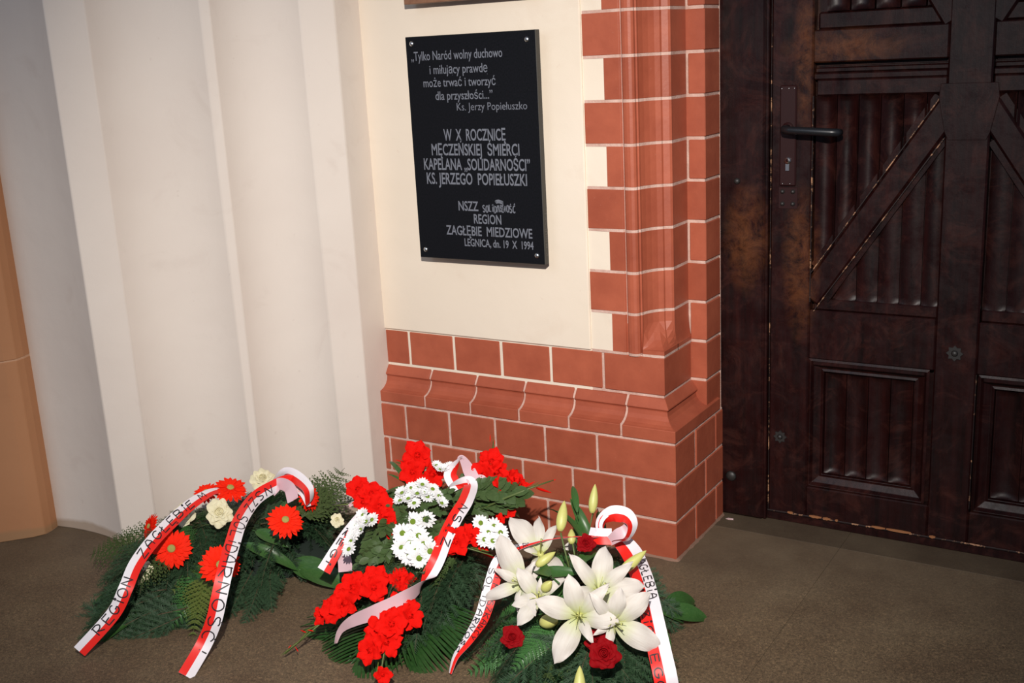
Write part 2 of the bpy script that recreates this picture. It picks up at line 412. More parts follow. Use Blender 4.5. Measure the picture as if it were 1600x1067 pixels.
# ---- fluted plaster pier, standing diagonally across the corner
def flute(a, b, sag, n=14):
    a = Vector((*a, 0)); b = Vector((*b, 0)); L = (b - a).length; nrm = Vector((-(b - a).y, (b - a).x, 0)).normalized()
    r = (L * L / 4 + sag * sag) / (2 * sag); th = math.asin(min(1, L / 2 / r)); out = []
    mid = (a + b) / 2 + nrm * (sag - r)
    for i in range(n + 1):
        q = -th + 2 * th * i / n; d = (b - a).normalized()
        p = mid + d * (r * math.sin(q)) + nrm * (r * math.cos(q)); out.append((p.x, p.y))
    return out
pp = flute((-1.719, -.556), (-1.434, -.557), .018, 6) + flute((-1.365, -.490), (-1.166, -.296), .052) + flute((-1.148, -.280), (-.986, -.122), .046)
pp += [(-.926, -.063), (XL, -.058), (XL, .06), (-1.2, .30), (-2.1, .30), (-2.1, -.50)]
mb = MB(); mb.prism(pp, -.001, H)
me = mb.mesh('pier', M['pier'], 0, True)
pier = struct('trim_1', me)
mod = pier.modifiers.new('round', 'BEVEL'); mod.width = .003; mod.segments = 2; mod.limit_method = 'ANGLE'; mod.angle_limit = .6
for p in me.polygons: p.use_smooth = True
me.set_sharp_from_angle(angle=.5)

M['ochre_light'] = mat_simple('pale_ochre_joint', (.52, .30, .18), .8)
# ---- ochre wall on the left
lp = [(-1.722, -.50), (-1.719, -.556), (-1.707, -.584), (-1.702, -.611), (-1.716, -.64), (-1.747, -.675), (-1.775, -.707), (-2.6, -1.5)]
back = [(-2.7, -1.4), (-2.0, -.50)]
ins = [(x - .0015, y + .0015) for x, y in lp]
mb = MB(); mb.prism(ins + back, 0, H); wl = struct('wall_left', mb.mesh('wl', M['ochre_light'], 0, True))
for z0, z1 in ((0.0, .5215), (.5255, 1.05), (1.054, 1.58), (1.584, 2.30)):
    mb = MB(); mb.prism(lp + [(x - .03, y + .02) for x, y in reversed(lp)], z0, z1)
    obj('stone_block', mb.mesh('block', M['ochre'], .002, True), wl)
# ---- door: frame, stiles, rails, linenfold slats and braces
door = MB(); door.box(.06, 1.35, .385, .42, 0.0, H); dr = struct('door_1', door.mesh('door_back', M['wood']))
def dpart(name, x0, x1, y0, y1, z0, z1, bev=.003, mat='wood', label=None):
    mb = MB(); mb.box(x0, x1, y0, y1, z0, z1); return obj(name, mb.mesh(name, M[mat], bev), dr, label)
dpart('door_frame', -.12, .108, .338, .46, 0, H, .006)
dpart('frame_bead', .108, .116, .342, .40, .002, H, .002)
YF = .352
dpart('stile', .120, .224, YF, .40, .026, H, .004)
dpart('stile_bead', .2235, .2265, YF - .0004, .36, .62, 1.14, .001, 'worn'); dpart('stile_bead', .1185, .1205, YF - .0006, .36, .03, H, .0008, 'worn'); dpart('stile_bead', .634, .6365, YF - .0004, .36, .12, .47, .001, 'worn')
dpart('stile', .537, .635, YF, .40, .026, H, .004)
dpart('stile', 1.03, 1.13, YF, .40, .026, H, .004)
for x0, x1 in ((.224, .537), (.635, 1.03)):
    dpart('rail', x0, x1, YF + .001, .40, 1.219, 1.296)
    dpart('rail', x0, x1, YF + .001, .40, .470, .600)
    dpart('rail', x0, x1, YF + .001, .40, .026, .112)
    # grooved moulding under the upper rail
    for i, (za, zb, d) in enumerate(((1.207, 1.219, .032), (1.194, 1.207, .018), (1.178, 1.194, .006))):
        dpart('groove_moulding', x0, x1, YF + d, .40, za, zb, .003)
mb = MB(); mb.box(.118, 1.13, .349, .352, .026, .0305)
obj('worn_edge', mb.mesh('worn', M['worn'], .001), dr)
for (x0, x1) in ((.175, .19), (.235, .268), (.272, .292), (.305, .312), (.40, .435), (.438, .50), (.545, .56)):
    mb = MB(); n = 6; top = []; bot = []
    for i in range(n + 1):
        x = x0 + (x1 - x0) * i / n; h = math.sin(PI * i / n) * rnd.uniform(.5, 1) * .006
        top.append((x, .3478, .0325 + h * .3)); bot.append((x, .3478, .0300 - h * .6))
    fr = [top, bot]; mb.grid(fr, 0, False); mb.grid([[(a, b + .004, c) for a, b, c in r] for r in (bot, top)], 0, False)
    mb.grid([bot, [(a, b + .004, c) for a, b, c in bot]], 0, False); mb.grid([[(a, b + .004, c) for a, b, c in top], top], 0, False)
    obj('bare_wood_chip', mb.mesh('chip', M['rawwood']), dr, 'bare orange timber where varnish has chipped off')
dpart('threshold', .10, 1.35, .356, .42, 0, .026, .002)
def slat(x0, x1, z0, z1, yb, depth=.019, concave=True, scallop=True, name='slat'):
    """one linenfold slat: a fluted board whose ends run out in a rounded scoop"""
    nx, nz = 9, 6; rows = []
    zs = [z0, z0 + .004, z0 + .016] + [z0 + .016 + (z1 - z0 - .032) * i / 3 for i in (1, 2)] + [z1 - .016, z1 - .004, z1]
    for z in zs:
        e = min(z - z0, z1 - z); k = min(1, math.sqrt(max(0, 1 - (1 - min(e, .016) / .016) ** 2))) if scallop else 1
        r = []
        for i in range(nx):
            u = i / (nx - 1); x = x0 + (x1 - x0) * u
            d = math.sin(PI * u) ** .9 if concave else (1 - math.sin(PI * u))
            ridge = 0
            r.append((x, yb - depth + depth * k * (d - ridge) * .85, z))
        rows.append(r)
    mb = MB(); mb.grid(rows, 0, True)
    back = [[(p[0], yb + .004, p[2]) for p in r] for r in (rows[0], rows[-1])]
    mb.grid([back[0], rows[0]], 0, False); mb.grid([rows[-1], back[1]], 0, False)
    mb.grid([[r[0] for r in rows], [(r[0][0], yb + .004, r[0][2]) for r in rows]], 0, False)
    mb.grid([[(r[-1][0], yb + .004, r[-1][2]) for r in rows], [r[-1] for r in rows]], 0, False)
    return obj(name, mb.mesh('slat', M['wood']), dr)
def brace(p, q, wdt, y0, y1, name='brace'):
    a = Vector((p[0], 0, p[1])); b = Vector((q[0], 0, q[1])); d = (b - a).normalized(); n = Vector((-d.z, 0, d.x)) * wdt / 2
    mb = MB(); pts = [a - n, b - n, b + n, a + n]
    vs = [(v.x, y0, v.z) for v in pts] + [(v.x, y1, v.z) for v in pts]
    mb.add(vs, [(0, 1, 2, 3), (7, 6, 5, 4), (0, 4, 5, 1), (1, 5, 6, 2), (2, 6, 7, 3), (3, 7, 4, 0)])
    obj(name, mb.mesh('brace', M['worn' if name == 'brace_edge' else 'wood'], .006 if name == 'brace' else .0006, True), dr)
def panel(xa, xb, mir):
    """middle panel xa..xb; the brace climbs towards the centre stile"""
    dpart('panel_head', xa, xb, YF + .006, .40, 1.140, 1.178, .003)
    dpart('panel_foot', xa, xb, YF + .012, .40, .600, .628, .003)
    pitch = .0525; n = int((xb - xa) / pitch) + 1
    def zline(x):                       # centre line of the brace
        if mir: x = 1.172 - x
        return .664 + (x - .244) * 1.483
    for i in range(n):
        x0 = xa + i * pitch + .001; x1 = min(x0 + pitch - .002, xb)
        if x1 - x0 < .02: continue
        zc = zline((x0 + x1) / 2)
        if zc < 1.10: slat(x0, x1, max(.628, zc - .01), 1.140, YF + .022)
        zt = min(zline(x1 if mir else x0) - .0, 1.13)
        if zt > .67: slat(x0, x1, .628, min(zt, zc), YF + .026, .007, False)
    if not mir: brace((xa - .012, zline(xa - .012)), (xb + .012, zline(xb + .012)), .060, YF + .002, YF + .03); brace((xa, zline(xa) + .068), (xb - .02, zline(xb - .02) + .066), .018, YF + .009, YF + .03, 'brace_moulding'); brace((xa + .03, zline(xa + .03) - .066), (xb, zline(xb) - .066), .016, YF + .011, YF + .03, 'brace_moulding')
    else:
        brace((xb, zline(xb)), (xa - .012, zline(xa - .012)), .060, YF + .002, YF + .03)
        brace((xb, zline(xb) + .067), (xa + .02, zline(xa + .02) + .067), .018, YF + .009, YF + .03, 'brace_moulding'); brace((xb, zline(xb) - .067), (xa, zline(xa) - .067), .016, YF + .011, YF + .03, 'brace_moulding')
for zo, yy_ in ((.0315, .0), (-.0315, .0)):
    s_ = 1.483; L_ = math.hypot(1, s_); brace((.226, .664 + (.226 - .244) * s_ + zo * L_ + .004), (.537, .664 + (.537 - .244) * s_ + zo * L_ - .004), .0028, YF + .0015, YF + .03, 'brace_edge')
panel(.232, .537, False); panel(.637, 1.03, True)
# cross head on the centre stile
mb = MB(); mb.prism([(-.062, .062), (.062, .062), (.066, .03), (.05, -.05), (.042, -.068), (-.042, -.068), (-.05, -.05), (-.066, .03)], 0, .0022)
obj('stile_boss', mb.mesh('boss', M['wood'], .001, True), dr, mat=Matrix.Translation((.586, YF + .001, 1.10)) @ Matrix.Rotation(PI / 2, 4, 'X'))
# lower panels: mitred moulding with four flutes
def frame_mould(x0, x1, z0, z1, wv, ya, yb, yc, name='panel_moulding'):
    steps = [(0, ya), (wv * .18, ya - .003), (wv * .35, (ya + yb) / 2), (wv * .8, yb), (wv, yb - .003), (wv * 1.06, yc)]
    rows = []
    for d, y in steps: rows.append([(x0 + d, y, z0 + d), (x1 - d, y, z0 + d), (x1 - d, y, z1 - d), (x0 + d, y, z1 - d)])
    mb = MB(); mb.grid(rows, 0, False, True); obj(name, mb.mesh('pm', M['wood'], .0008, True), dr)
for x0, x1 in ((.224, .527), (.640, .98)):
    frame_mould(x0, x1, .112, .470, .036, YF + .004, YF + .020, YF + .034)
    dpart('inner_moulding', x0 + .01, x1 - .01, YF + .002, .40, .452, .466, .003)
    n = 4; p = (x1 - x0 - .080) / n
    for i in range(n): slat(x0 + .040 + i * p + .001, x0 + .040 + (i + 1) * p - .001, .152, .430, YF + .034, .012)
# upper panels (only their feet are in view)
for x0, x1, mir in ((.232, .537, False), (.637, 1.03, True)):
    dpart('panel_foot', x0, x1, YF + .010, .40, 1.296, 1.338, .005)
    p = .058
    for i in range(int((x1 - x0) / p)): slat(x0 + .022 + i * p, x0 + .022 + (i + 1) * p - .004, 1.338, 2.2, YF + .020, .014)
    if not mir: brace((x1 + .01, 1.300), (x1 - .33, 1.85), .052, YF + .002, YF + .03)
    else: brace((x0 - .01, 1.300), (x0 + .33, 1.85), .052, YF + .002, YF + .03)
# lock plate, lever, cylinder, studs
mb = MB(); mb.box(.144, .186, YF - .008, YF + .002, .919, 1.168)
pl = obj('lock_plate', mb.mesh('plate', M['plate'], .003), dr, 'narrow dark red lock plate')
mb = MB(); mb.tube([(.166, YF - .006, 1.064), (.166, YF - .040, 1.064), (.171, YF - .052, 1.063), (.185, YF - .056, 1.062), (.285, YF - .054, 1.056), (.300, YF - .050, 1.055), (.306, YF - .040, 1.055)], [.009, .009, .0095, .0095, .010, .010, .008], 12)
obj('door_handle', mb.mesh('lever', M['black']), pl, 'black lever handle')
mb = MB(); mb.tube([(.166, YF - .009, 1.064), (.166, YF - .014, 1.064)], .014, 16); obj('handle_collar', mb.mesh('collar', M['plate']), pl)
mb = MB(); mb.tube([(.166, YF - .008, .983), (.166, YF - .0125, .983)], .0085, 16); mb.box(.1615, .1705, YF - .0122, YF - .008, .958, .980)
obj('lock_cylinder', mb.mesh('cyl', M['steel']), pl, 'silver key cylinder')
mb = MB(); mb.tube([(.166, YF - .0125, .984), (.166, YF - .0132, .984)], .004, 10); obj('keyhole', mb.mesh('kh', M['plate']), pl)
for x, z in ((.149, 1.160), (.167, 1.160), (.181, 1.160), (.153, .925), (.172, .925)):
    mb = MB(); mb.tube([(x, YF - .008, z), (x, YF - .0095, z)], [.002, .0012], 8); obj('plate_screw', mb.mesh('ps', M['steel']), pl)
def stud(x, z, r, y=YF, name='iron_stud'):
    mb = MB(); mb.tube([(x, y + .001, z), (x, y - .004, z), (x, y - .007, z)], [r, r * .8, r * .3], 10); obj(name, mb.mesh('stud', M['iron']), dr)
for x in (.151, .178):
    for z in (.873, .904): stud(x, z, .0065)
dpart('bolt_plate', .140, .190, YF - .001, YF + .002, .860, .915, .001, 'plate')
def rosette(x, z, r, y=YF):
    mb = MB(); pts = []
    for i in range(16):
        q = r * (1 if i % 2 == 0 else .72); pts.append((q * math.cos(i * PI / 8), q * math.sin(i * PI / 8)))
    mb.prism(pts, 0, .005); mb.tube([(0, 0, .004), (0, 0, .010)], [r * .45, r * .25], 10)
    obj('iron_rosette', mb.mesh('ros', M['iron'], 0, True), dr, mat=Matrix.Translation((x, y + .001, z)) @ Matrix.Rotation(PI / 2, 4, 'X'))
rosette(.584, .520, .020); rosette(.152, .245, .018)
stud(.035, .93, .009, .338); stud(.018, .115, .016, .338)

# ---- scrap of paper by the door
p = G(1140, 811, 0); mb = MB(); mb.add([(-.011, -.003, .001), (.0, -.005, .002), (.012, -.002, .001), (.009, .004, .002), (-.006, .005, .001)], [(0, 1, 2, 3, 4)])
mb.add([(-.011, -.003, .0002), (.0, -.005, .0002), (.012, -.002, .0002), (.009, .004, .0002), (-.006, .005, .0002)], [(4, 3, 2, 1, 0)])
o = obj('paper_scrap', mb.mesh('scrap', M['white_paper'])); o.location = p; o['label'] = 'tiny pinkish white paper scrap on the floor beside the brick pier'; o['category'] = 'paper'

# ------------------------------------------------------------------ plaque
YP = -.004; PX0, PX1 = at(634.5, 58, 1, YP).x, at(838, 46, 1, YP).x
PX0 = (at(633, 58, 1, YP).x + at(657, 402, 1, YP).x) / 2; PX1 = (at(837.5, 48, 1, YP).x + at(851, 413.5, 1, YP).x) / 2
PZ1 = (at(633, 58, 1, YP).z + at(838, 46, 1, YP).z) / 2; PZ0 = (at(657, 402, 1, YP).z + at(850, 413.5, 1, YP).z) / 2
plaque = thing('memorial_plaque', 'black granite memorial plaque with grey engraved Polish text on the cream wall', 'plaque', ((PX0 + PX1) / 2, .0435, PZ0))
PO = plaque.location
def rel(o): o.location = -PO; return o
mb = MB(); mb.box(PX0, PX1, YP, YP + .020, PZ0, PZ1)
for i in (0, 1, 3, 4, 5): pass
me = mb.mesh('slab', [M['granite'], M['granite_edge']], .0012)
for p_ in me.polygons:
    if p_.normal.y > -.9: p_.material_index = 1
rel(obj('slab', me, plaque))
for px, py in ((643.5, 68.5), (823.4, 61.3), (665.7, 389.5), (839.5, 399.2)):
    q = at(px, py, 1, YP); mb = MB(); mb.tube([(q.x, .0435, q.z), (q.x, YP - .002, q.z), (q.x, YP - .004, q.z), (q.x, YP - .0055, q.z)], [.0068, .0068, .0055, .002], 18)
    rel(obj('screw', mb.mesh('screw', M['steel']), plaque, 'round steel screw head'))
def text_mesh(body, mat, weight=0.0):
    cu = bpy.data.curves.new('t', 'FONT'); cu.body = body; cu.size = 1; cu.offset = weight; cu.resolution_u = 3
    o = bpy.data.objects.new('t', cu); COL.objects.link(o); bpy.context.view_layer.update()
    me = bpy.data.meshes.new_from_object(o.evaluated_get(bpy.context.evaluated_depsgraph_get()))
    bpy.data.objects.remove(o); me.materials.clear(); me.materials.append(mat); return me
def capheight():
    me = text_mesh('H', M['engrave']); return max(v.co.y for v in me.vertices)
CH = capheight()
def line(body, l, r, cap, weight=.016, shear=0):
    a, b = at(l[0], l[1], 1, YP - .0004), at(r[0], r[1], 1, YP - .0004)
    capw = cap / 1758.4 * ((a + b) / 2 - CAM).dot(RC @ Vector((0, 1, 0))) * 1.02
    me = text_mesh(body, M['engrave'], weight)
    x0 = min(v.co.x for v in me.vertices); x1 = max(v.co.x for v in me.vertices)
    zc = (a.z + b.z) / 2; sx = (b.x - a.x) / (x1 - x0); sz = capw / CH
    for v in me.vertices:
        X, Y = v.co.x, v.co.y; v.co = (a.x + (X - x0) * sx + shear * Y * sz, YP - .0004, zc + Y * sz)
    rel(obj('engraved_line', me, plaque))
line('„Tylko Naród wolny duchowo', (642.8, 94.4), (785, 89.6), 13.4, .006)
line('i miłujący prawdę', (671.6, 116.1), (761.7, 112), 13.2, .006)
line('może trwać i tworzyć', (662, 136.3), (774.5, 132.6), 12.8, .006)
line('dla przyszłości...”', (680.8, 156.2), (770, 154), 12.8, .006)
line('Ks. Jerzy Popiełuszko', (714, 172.7), (823.8, 170.7), 11.5, -.004)
line('W  X  ROCZNICĘ', (693.6, 219.1), (790.6, 219.6), 17)
line('MĘCZEŃSKIEJ  ŚMIERCI', (675, 242.3), (811.9, 243), 17)
line('KAPELANA „SOLIDARNOŚCI”', (663, 265), (828.6, 266.6), 17)
line('KS. JERZEGO  POPIEŁUSZKI', (667.5, 287), (823.8, 290), 17)
line('NSZZ', (716.8, 328.8), (747.7, 329.3), 14)
line('REGION', (740.8, 349.2), (783.6, 350.3), 14)
line('ZAGŁĘBIE  MIEDZIOWE', (697.8, 366), (832, 372.5), 14)
line('LEGNICA, dn. 19  X  1994', (726.3, 384), (833.8, 390), 11.5)
# stroke alphabet for brush and marker lettering (unit cell: x 0..1, y 0..1)
def arc(cx_, cy_, rx, ry, a0, a1, n=10): return [(cx_ + rx * math.cos(math.radians(a0 + (a1 - a0) * i / n)), cy_ + ry * math.sin(math.radians(a0 + (a1 - a0) * i / n))) for i in range(n + 1)]
FT = {
 'A': [[(0, 0), (.1, .6), (.35, 1), (.65, 1), (.85, .6), (.9, 0)], [(.05, .42), (.88, .42)]],
 'B': [[(0, 0), (0, 1)], [(0, 1)] + arc(.4, .76, .4, .24, 90, -90) + [(0, .52)], [(.3, .52)] + arc(.4, .26, .5, .26, 90, -90) + [(0, 0)]],
 'C': [arc(.55, .5, .5, .5, 50, 310, 14)], 'Ć': [arc(.55, .5, .5, .5, 50, 310, 14), [(.5, 1.12), (.75, 1.3)]],
 'D': [[(.1, 0), (.1, 1)], [(0, 1)] + arc(.35, .5, .6, .5, 90, -90, 12) + [(0, 0)]],
 'E': [[(.85, 1), (.05, 1), (.05, 0), (.9, 0)], [(.05, .52), (.7, .52)]], 'Ę': [[(.85, 1), (.05, 1), (.05, 0), (.9, 0), (.7, -.18), (.95, -.25)], [(.05, .52), (.7, .52)]],
 'G': [arc(.5, .5, .48, .5, 50, 350, 14) + [(.98, .45), (.55, .45)]], 'I': [[(.2, 0), (.2, 1)]],
 'i': [[(.2, 0), (.2, .72)], arc(.2, 1.0, .1, .09, 0, 360, 8)],
 'K': [[(0, 0), (0, 1)], [(.85, 1), (.05, .45), (.9, 0)]], 'L': [[(.05, 1), (.05, 0), (.85, 0)]], 'Ł': [[(.1, 1), (.1, 0), (.9, 0)], [(-.1, .4), (.45, .68)]],
 'M': [[(0, 0), (.05, 1), (.45, .35), (.85, 1), (.95, 0)]], 'N': [[(0, 0), (.05, 1), (.8, 0), (.85, 1)]], 'Ń': [[(0, 0), (.05, 1), (.8, 0), (.85, 1)], [(.4, 1.1), (.6, 1.3)]],
 'O': [arc(.48, .5, .48, .5, 90, 450, 16)], 'R': [[(.05, 0), (.05, 1)], [(-.1, .95)] + arc(.4, .73, .45, .27, 90, -90) + [(.1, .46), (.9, 0)]],
 'S': [arc(.45, .76, .4, .24, 40, 270, 10) + arc(.45, .26, .45, .26, 90, -140, 10)], 'Ś': [arc(.45, .76, .4, .24, 40, 270, 10) + arc(.45, .26, .45, .26, 90, -140, 10), [(.4, 1.12), (.6, 1.32)]],
 'W': [[(0, 1), (.2, 0), (.48, .7), (.75, 0), (1, 1)]], 'Y': [[(0, 1), (.42, .5)], [(.85, 1), (.3, 0)]], 'Z': [[(0, 1), (.85, 1), (0, 0), (.9, 0)]],
 'Ą': [[(0, 0), (.1, .6), (.35, 1), (.65, 1), (.85, .6), (.9, 0), (1, -.2)], [(.05, .42), (.88, .42)]],
 'P': [[(.05, 0), (.05, 1)], [(0, 1)] + arc(.35, .74, .48, .26, 90, -90) + [(.05, .48)]], '!': [[(.2, .35), (.2, 1)], [(.2, 0), (.2, .08)]], 'U': [[(0, 1), (0, .3)] + arc(.42, .3, .42, .3, 180, 360, 8) + [(.84, 1)]],
 'T': [[(0, 1), (.9, 1)], [(.45, 1), (.45, 0)]],
 ' ': [],
}
WD = {'I': .5, 'i': .55, ' ': .7, '!': .5, 'M': 1.25, 'W': 1.25}
def stroke_polys(text, seed=1, jit=.05):
    """polylines in text space, cap height 1, and the total advance"""
    r = random.Random(seed); x = 0; out = []
    for ch in text:
        for s in FT[ch]:
            jx, jy = r.uniform(-jit, jit), r.uniform(-jit, jit)
            out.append([(x + px * .8 + jx, py + jy + r.uniform(-jit, jit) * .5) for px, py in s])
        x += WD.get(ch, 1.08)
    return out, x
def strokes_mesh(polys, fmap, wd, name, mat):
    """flat pen strokes laid on a surface; fmap(u, v) -> (point, normal)"""
    mb = MB()
    for pl_ in polys:
        # densify
        q = []
        for a, b in zip(pl_[:-1], pl_[1:]):
            n = max(1, int(math.hypot(b[0] - a[0], b[1] - a[1]) / .22))
            q += [(a[0] + (b[0] - a[0]) * i / n, a[1] + (b[1] - a[1]) * i / n) for i in range(n)]
        q.append(pl_[-1]); P3 = [fmap(*c) for c in q]; rows = []
        for i, (p_, n_) in enumerate(P3):
            t_ = (P3[min(i + 1, len(P3) - 1)][0] - P3[max(i - 1, 0)][0]);
            if t_.length < 1e-9: t_ = Vector((1, 0, 0))
            s_ = n_.cross(t_).normalized() * wd / 2; rows.append([p_ - s_, p_ + s_])
        mb.grid(rows, 0, False)
    return mb.mesh(name, mat)
# hand-brushed word with its flag beside NSZZ
a_ = at(755, 330.5, 1, YP); b_ = at(807, 332.5, 1, YP)
polys, adv = stroke_polys('SOLiDARNOŚĆ', 3, .07); wv = (b_.x - a_.x)
hx = wv / (adv * .80); hz = .0180
fm = lambda u, v: (Vector((a_.x + u * hx * .80, YP - .0006, (a_.z + b_.z) / 2 + v * hz * .95 - .0015 * math.sin(u * 2))), Vector((0, -1, 0)))
polys.append([(6.9, .2), (6.9, 1.75)]); polys.append([(6.9, 1.7), (4.4, 1.75)]); polys.append([(6.9, 1.35), (4.8, 1.35), (4.4, 1.75)]); polys.append([(6.9, 1.55), (4.6, 1.55)])
rel(obj('engraved_emblem', strokes_mesh(polys, fm, .0030, 'emblem', M['engrave']), plaque, 'jagged hand-drawn emblem lettering with a small flag'))
# mason's mark up the right edge
polys, adv = stroke_polys('K MiRULSKi', 5, .04)
fm = lambda u, v: (Vector((PX1 + .0005, YP + .017 - v * .011, .775 + u * .0118)), Vector((1, 0, 0)))
rel(obj('edge_lettering', strokes_mesh(polys, fm, .0018, 'edge', M['engrave_dim']), plaque, 'faint lettering cut up the right edge'))

# ---- lower edge of a brown board above the plaque
q0 = at(631, 7.5, 1, -.004); q1 = at(834, -4, 1, -.004)
bd = thing('wall_board', 'lower edge of a brown board hung above the black plaque', 'board', ((q0.x + q1.x) / 2, .0435, 1.41))
z0 = q0.z
mb = MB(); mb.box(q0.x, q1.x, -.004, .018, z0, z0 + .55); o = obj('board_panel', mb.mesh('bp', M['bronze'], .0015), bd); o.location = -bd.location
mb = MB(); mb.box(q0.x + .03, q1.x - .03, .018, .0435, z0 + .03, z0 + .52); o = obj('batten', mb.mesh('bt', M['bronze']), bd); o.location = -bd.location
# ================================================================== FLOWERS
def frame(N, X=None):
    """rotation whose z is N and whose x is near X"""
    N = Vector(N).normalized(); X = Vector(X) if X is not None else Vector((1, 0, 0))
    X = (X - N * X.dot(N));
    if X.length < 1e-5: X = N.orthogonal()
    X.normalize(); Y = N.cross(X)
    return Matrix(((X.x, Y.x, N.x), (X.y, Y.y, N.y), (X.z, Y.z, N.z))).to_4x4()
def TRS(P, N, X=None, s=1, spin=0):
    return Matrix.Translation(P) @ frame(N, X) @ Matrix.Rotation(spin, 4, 'Z') @ Matrix.Diagonal((s, s, s, 1))
CR, CU = cx, cz                                # picture right and picture up, as world directions
def toward(P, right=0, up=0):                  # facing direction of a flower seen from the front, tipped right / up
    c = (CAM - P).normalized(); return (c + CR * right + CU * up).normalized()

def petal(mb, L, W, a0=0, a1=0, a2=0, shape=None, cup=0, ruffle=0, rn=3, rp=0, nL=8, nW=4, base=0, az=0, z0=0, mi=0, twist=0, edge=0):
    """one petal growing along +x from radius `base`, bent upwards by a0 + a1 t + a2 t^2"""
    shape = shape or (lambda t: math.sin(PI * min(1, t * .94 + .06) ** .8) ** .75)
    x, z = base, z0; rows = []; R2 = Matrix.Rotation(az, 3, 'Z')
    for i in range(nL + 1):
        t = i / nL; ph = a0 + a1 * t + a2 * t * t
        if i: x += math.cos(ph) * L / nL; z += math.sin(ph) * L / nL
        nrm = Vector((-math.sin(ph), 0, math.cos(ph))); wd = W * max(.02, shape(t)); r = []
        for j in range(nW + 1):
            s = -1 + 2 * j / nW; tw = twist * t
            side = Vector((0, math.cos(tw), math.sin(tw)))
            off = nrm * (cup * W * s * s * math.sin(PI * min(1, t * .9 + .1)) + ruffle * t * (abs(s) ** 1.5) * math.sin(rn * PI * t + s * 2 + rp) + edge * abs(s) ** 3 * t)
            r.append(R2 @ (Vector((x, 0, z)) + side * (wd * s) + off))
        rows.append(r)
    mb.grid(rows, mi, True)
blunt = lambda t: min(1, (t * 1.6 + .25)) * math.sqrt(max(0, 1 - max(0, (t - .72) / .28) ** 2)) if t < 1 else .02
lance = lambda t: (math.sin(PI * (t * .97 + .03) ** .85)) ** .8
oval = lambda t: math.sin(PI * (t * .96 + .04)) ** .7
wide = lambda t: (t * 1.35 + .12) if t < .55 else .87 * (1 - ((t - .55) / .45) ** 2.6) + .03

# ---- gerbera (radius 1)
def gerbera_mesh(seed, n=20, droop=.15):
    r = random.Random(seed); mb = MB()
    for ring, (cnt, L, W, lift) in enumerate(((n, .84, .112, -droop), (n - 1, .76, .105, .06), (n - 4, .45, .07, .25))):
        for i in range(cnt):
            az = 2 * PI * (i + .5 * ring) / cnt + r.uniform(-.07, .07)
            petal(mb, L * r.uniform(.84, 1.08), W, lift + r.uniform(-.07, .07), -.15, -.1 * r.random(), blunt, -.20, .02, 2, r.random() * 6, 5, 2, .20, az, .02 * ring)
    for i in range(34):                      # inner ring of short florets
        petal(mb, .15, .028, .7, -.4, 0, lance, 0, 0, nL=2, nW=1, base=.20, az=i * 2.4, z0=.06)
    return mb.mesh('gerbera_petals', M['gerb'])
def disc_mesh(rad, h, mat, cup=True):
    mb = MB(); rows = []
    for i in range(6):
        t = i / 5; rr = rad * (1 - t); rows.append([(rr * math.cos(q * PI / 8), rr * math.sin(q * PI / 8), h * (.35 + (1 - (1 - t) ** 2) * .65)) for q in range(16)])
    rows.insert(0, [(rad * .95 * math.cos(q * PI / 8), rad * .95 * math.sin(q * PI / 8), -h * .3) for q in range(16)])
    mb.grid(rows, 0, True, True)
    r = random.Random(4)
    for i in range(60):                      # tiny florets
        a = i * 2.399; q = rad * .95 * math.sqrt(i / 60); zz = h * (1 - (q / rad) ** 2 * .65)
        c = Vector((q * math.cos(a), q * math.sin(a), zz)); e = rad * .07
        mb.add([c + Vector((e, 0, 0)), c + Vector((0, e, 0)), c + Vector((-e, 0, 0)), c + Vector((0, -e, 0)), c + Vector((0, 0, e * 1.8))], [(0, 1, 4), (1, 2, 4), (2, 3, 4), (3, 0, 4)], 0)
    return mb.mesh('disc', mat)
GB = [gerbera_mesh(i, 19 + i) for i in range(3)]; GBc = disc_mesh(.20, .10, M['gerb_c'])
def daisy_mesh(seed, lift=0):
    r = random.Random(seed); mb = MB()
    for ring, (cnt, L, W) in enumerate(((15, .78, .135), (13, .66, .12))):
        for i in range(cnt):
            petal(mb, L * r.uniform(.9, 1.08), W, lift + .1 + .28 * ring + r.uniform(-.12, .12), -.25, 0, blunt, .25, nL=4, nW=2, base=.22, az=2 * PI * (i + .5 * ring) / cnt + r.uniform(-.06, .06))
    return mb.mesh('daisy_petals', M['mum'])
DS = [daisy_mesh(i, .04 * i) for i in range(3)] + [daisy_mesh(9, .6)]; DSc = disc_mesh(.27, .14, M['mum_c'])

# ---- lily petals; unit metres, opening along +z
LP = []
for i, (L, W, a0, a1, a2) in enumerate(((.105, .0155, .85, -.90, -.60), (.100, .0220, .85, -.85, -.55), (.108, .0145, .80, -1.0, -.80), (.098, .0205, .9, -.70, -.75))):
    mb = MB(); petal(mb, L, W, a0, a1, a2, lance if i % 2 == 0 else oval, -.34 if i % 2 else -.42, .0045, 4, i * 1.7, 14, 8, .004, 0, 0); LP.append(mb.mesh('lily_petal', M['lily']))
mb = MB()
for i in range(6):
    a = i * PI / 3 + .3; d = Vector((math.cos(a), math.sin(a), 0))
    mb.tube([Vector((0, 0, .004)), d * .008 + Vector((0, 0, .03)), d * .018 + Vector((0, 0, .058))], [.0011, .0009, .0006], 5)
STM = mb.mesh('stamens', M['stamen'])
mb = MB(); mb.tube([(0, 0, 0), (.002, 0, .035), (.006, 0, .068), (.007, 0, .071)], [.0022, .0014, .0014, .003], 7); PST = mb.mesh('pistil', M['stamen'])
mb = MB(); mb.tube([(0, 0, .012), (0, 0, 0), (0, 0, -.012), (.004, 0, -.03)], [.007, .0075, .005, .0025], 8); TUB = mb.mesh('flower_base', M['lilygreen'])
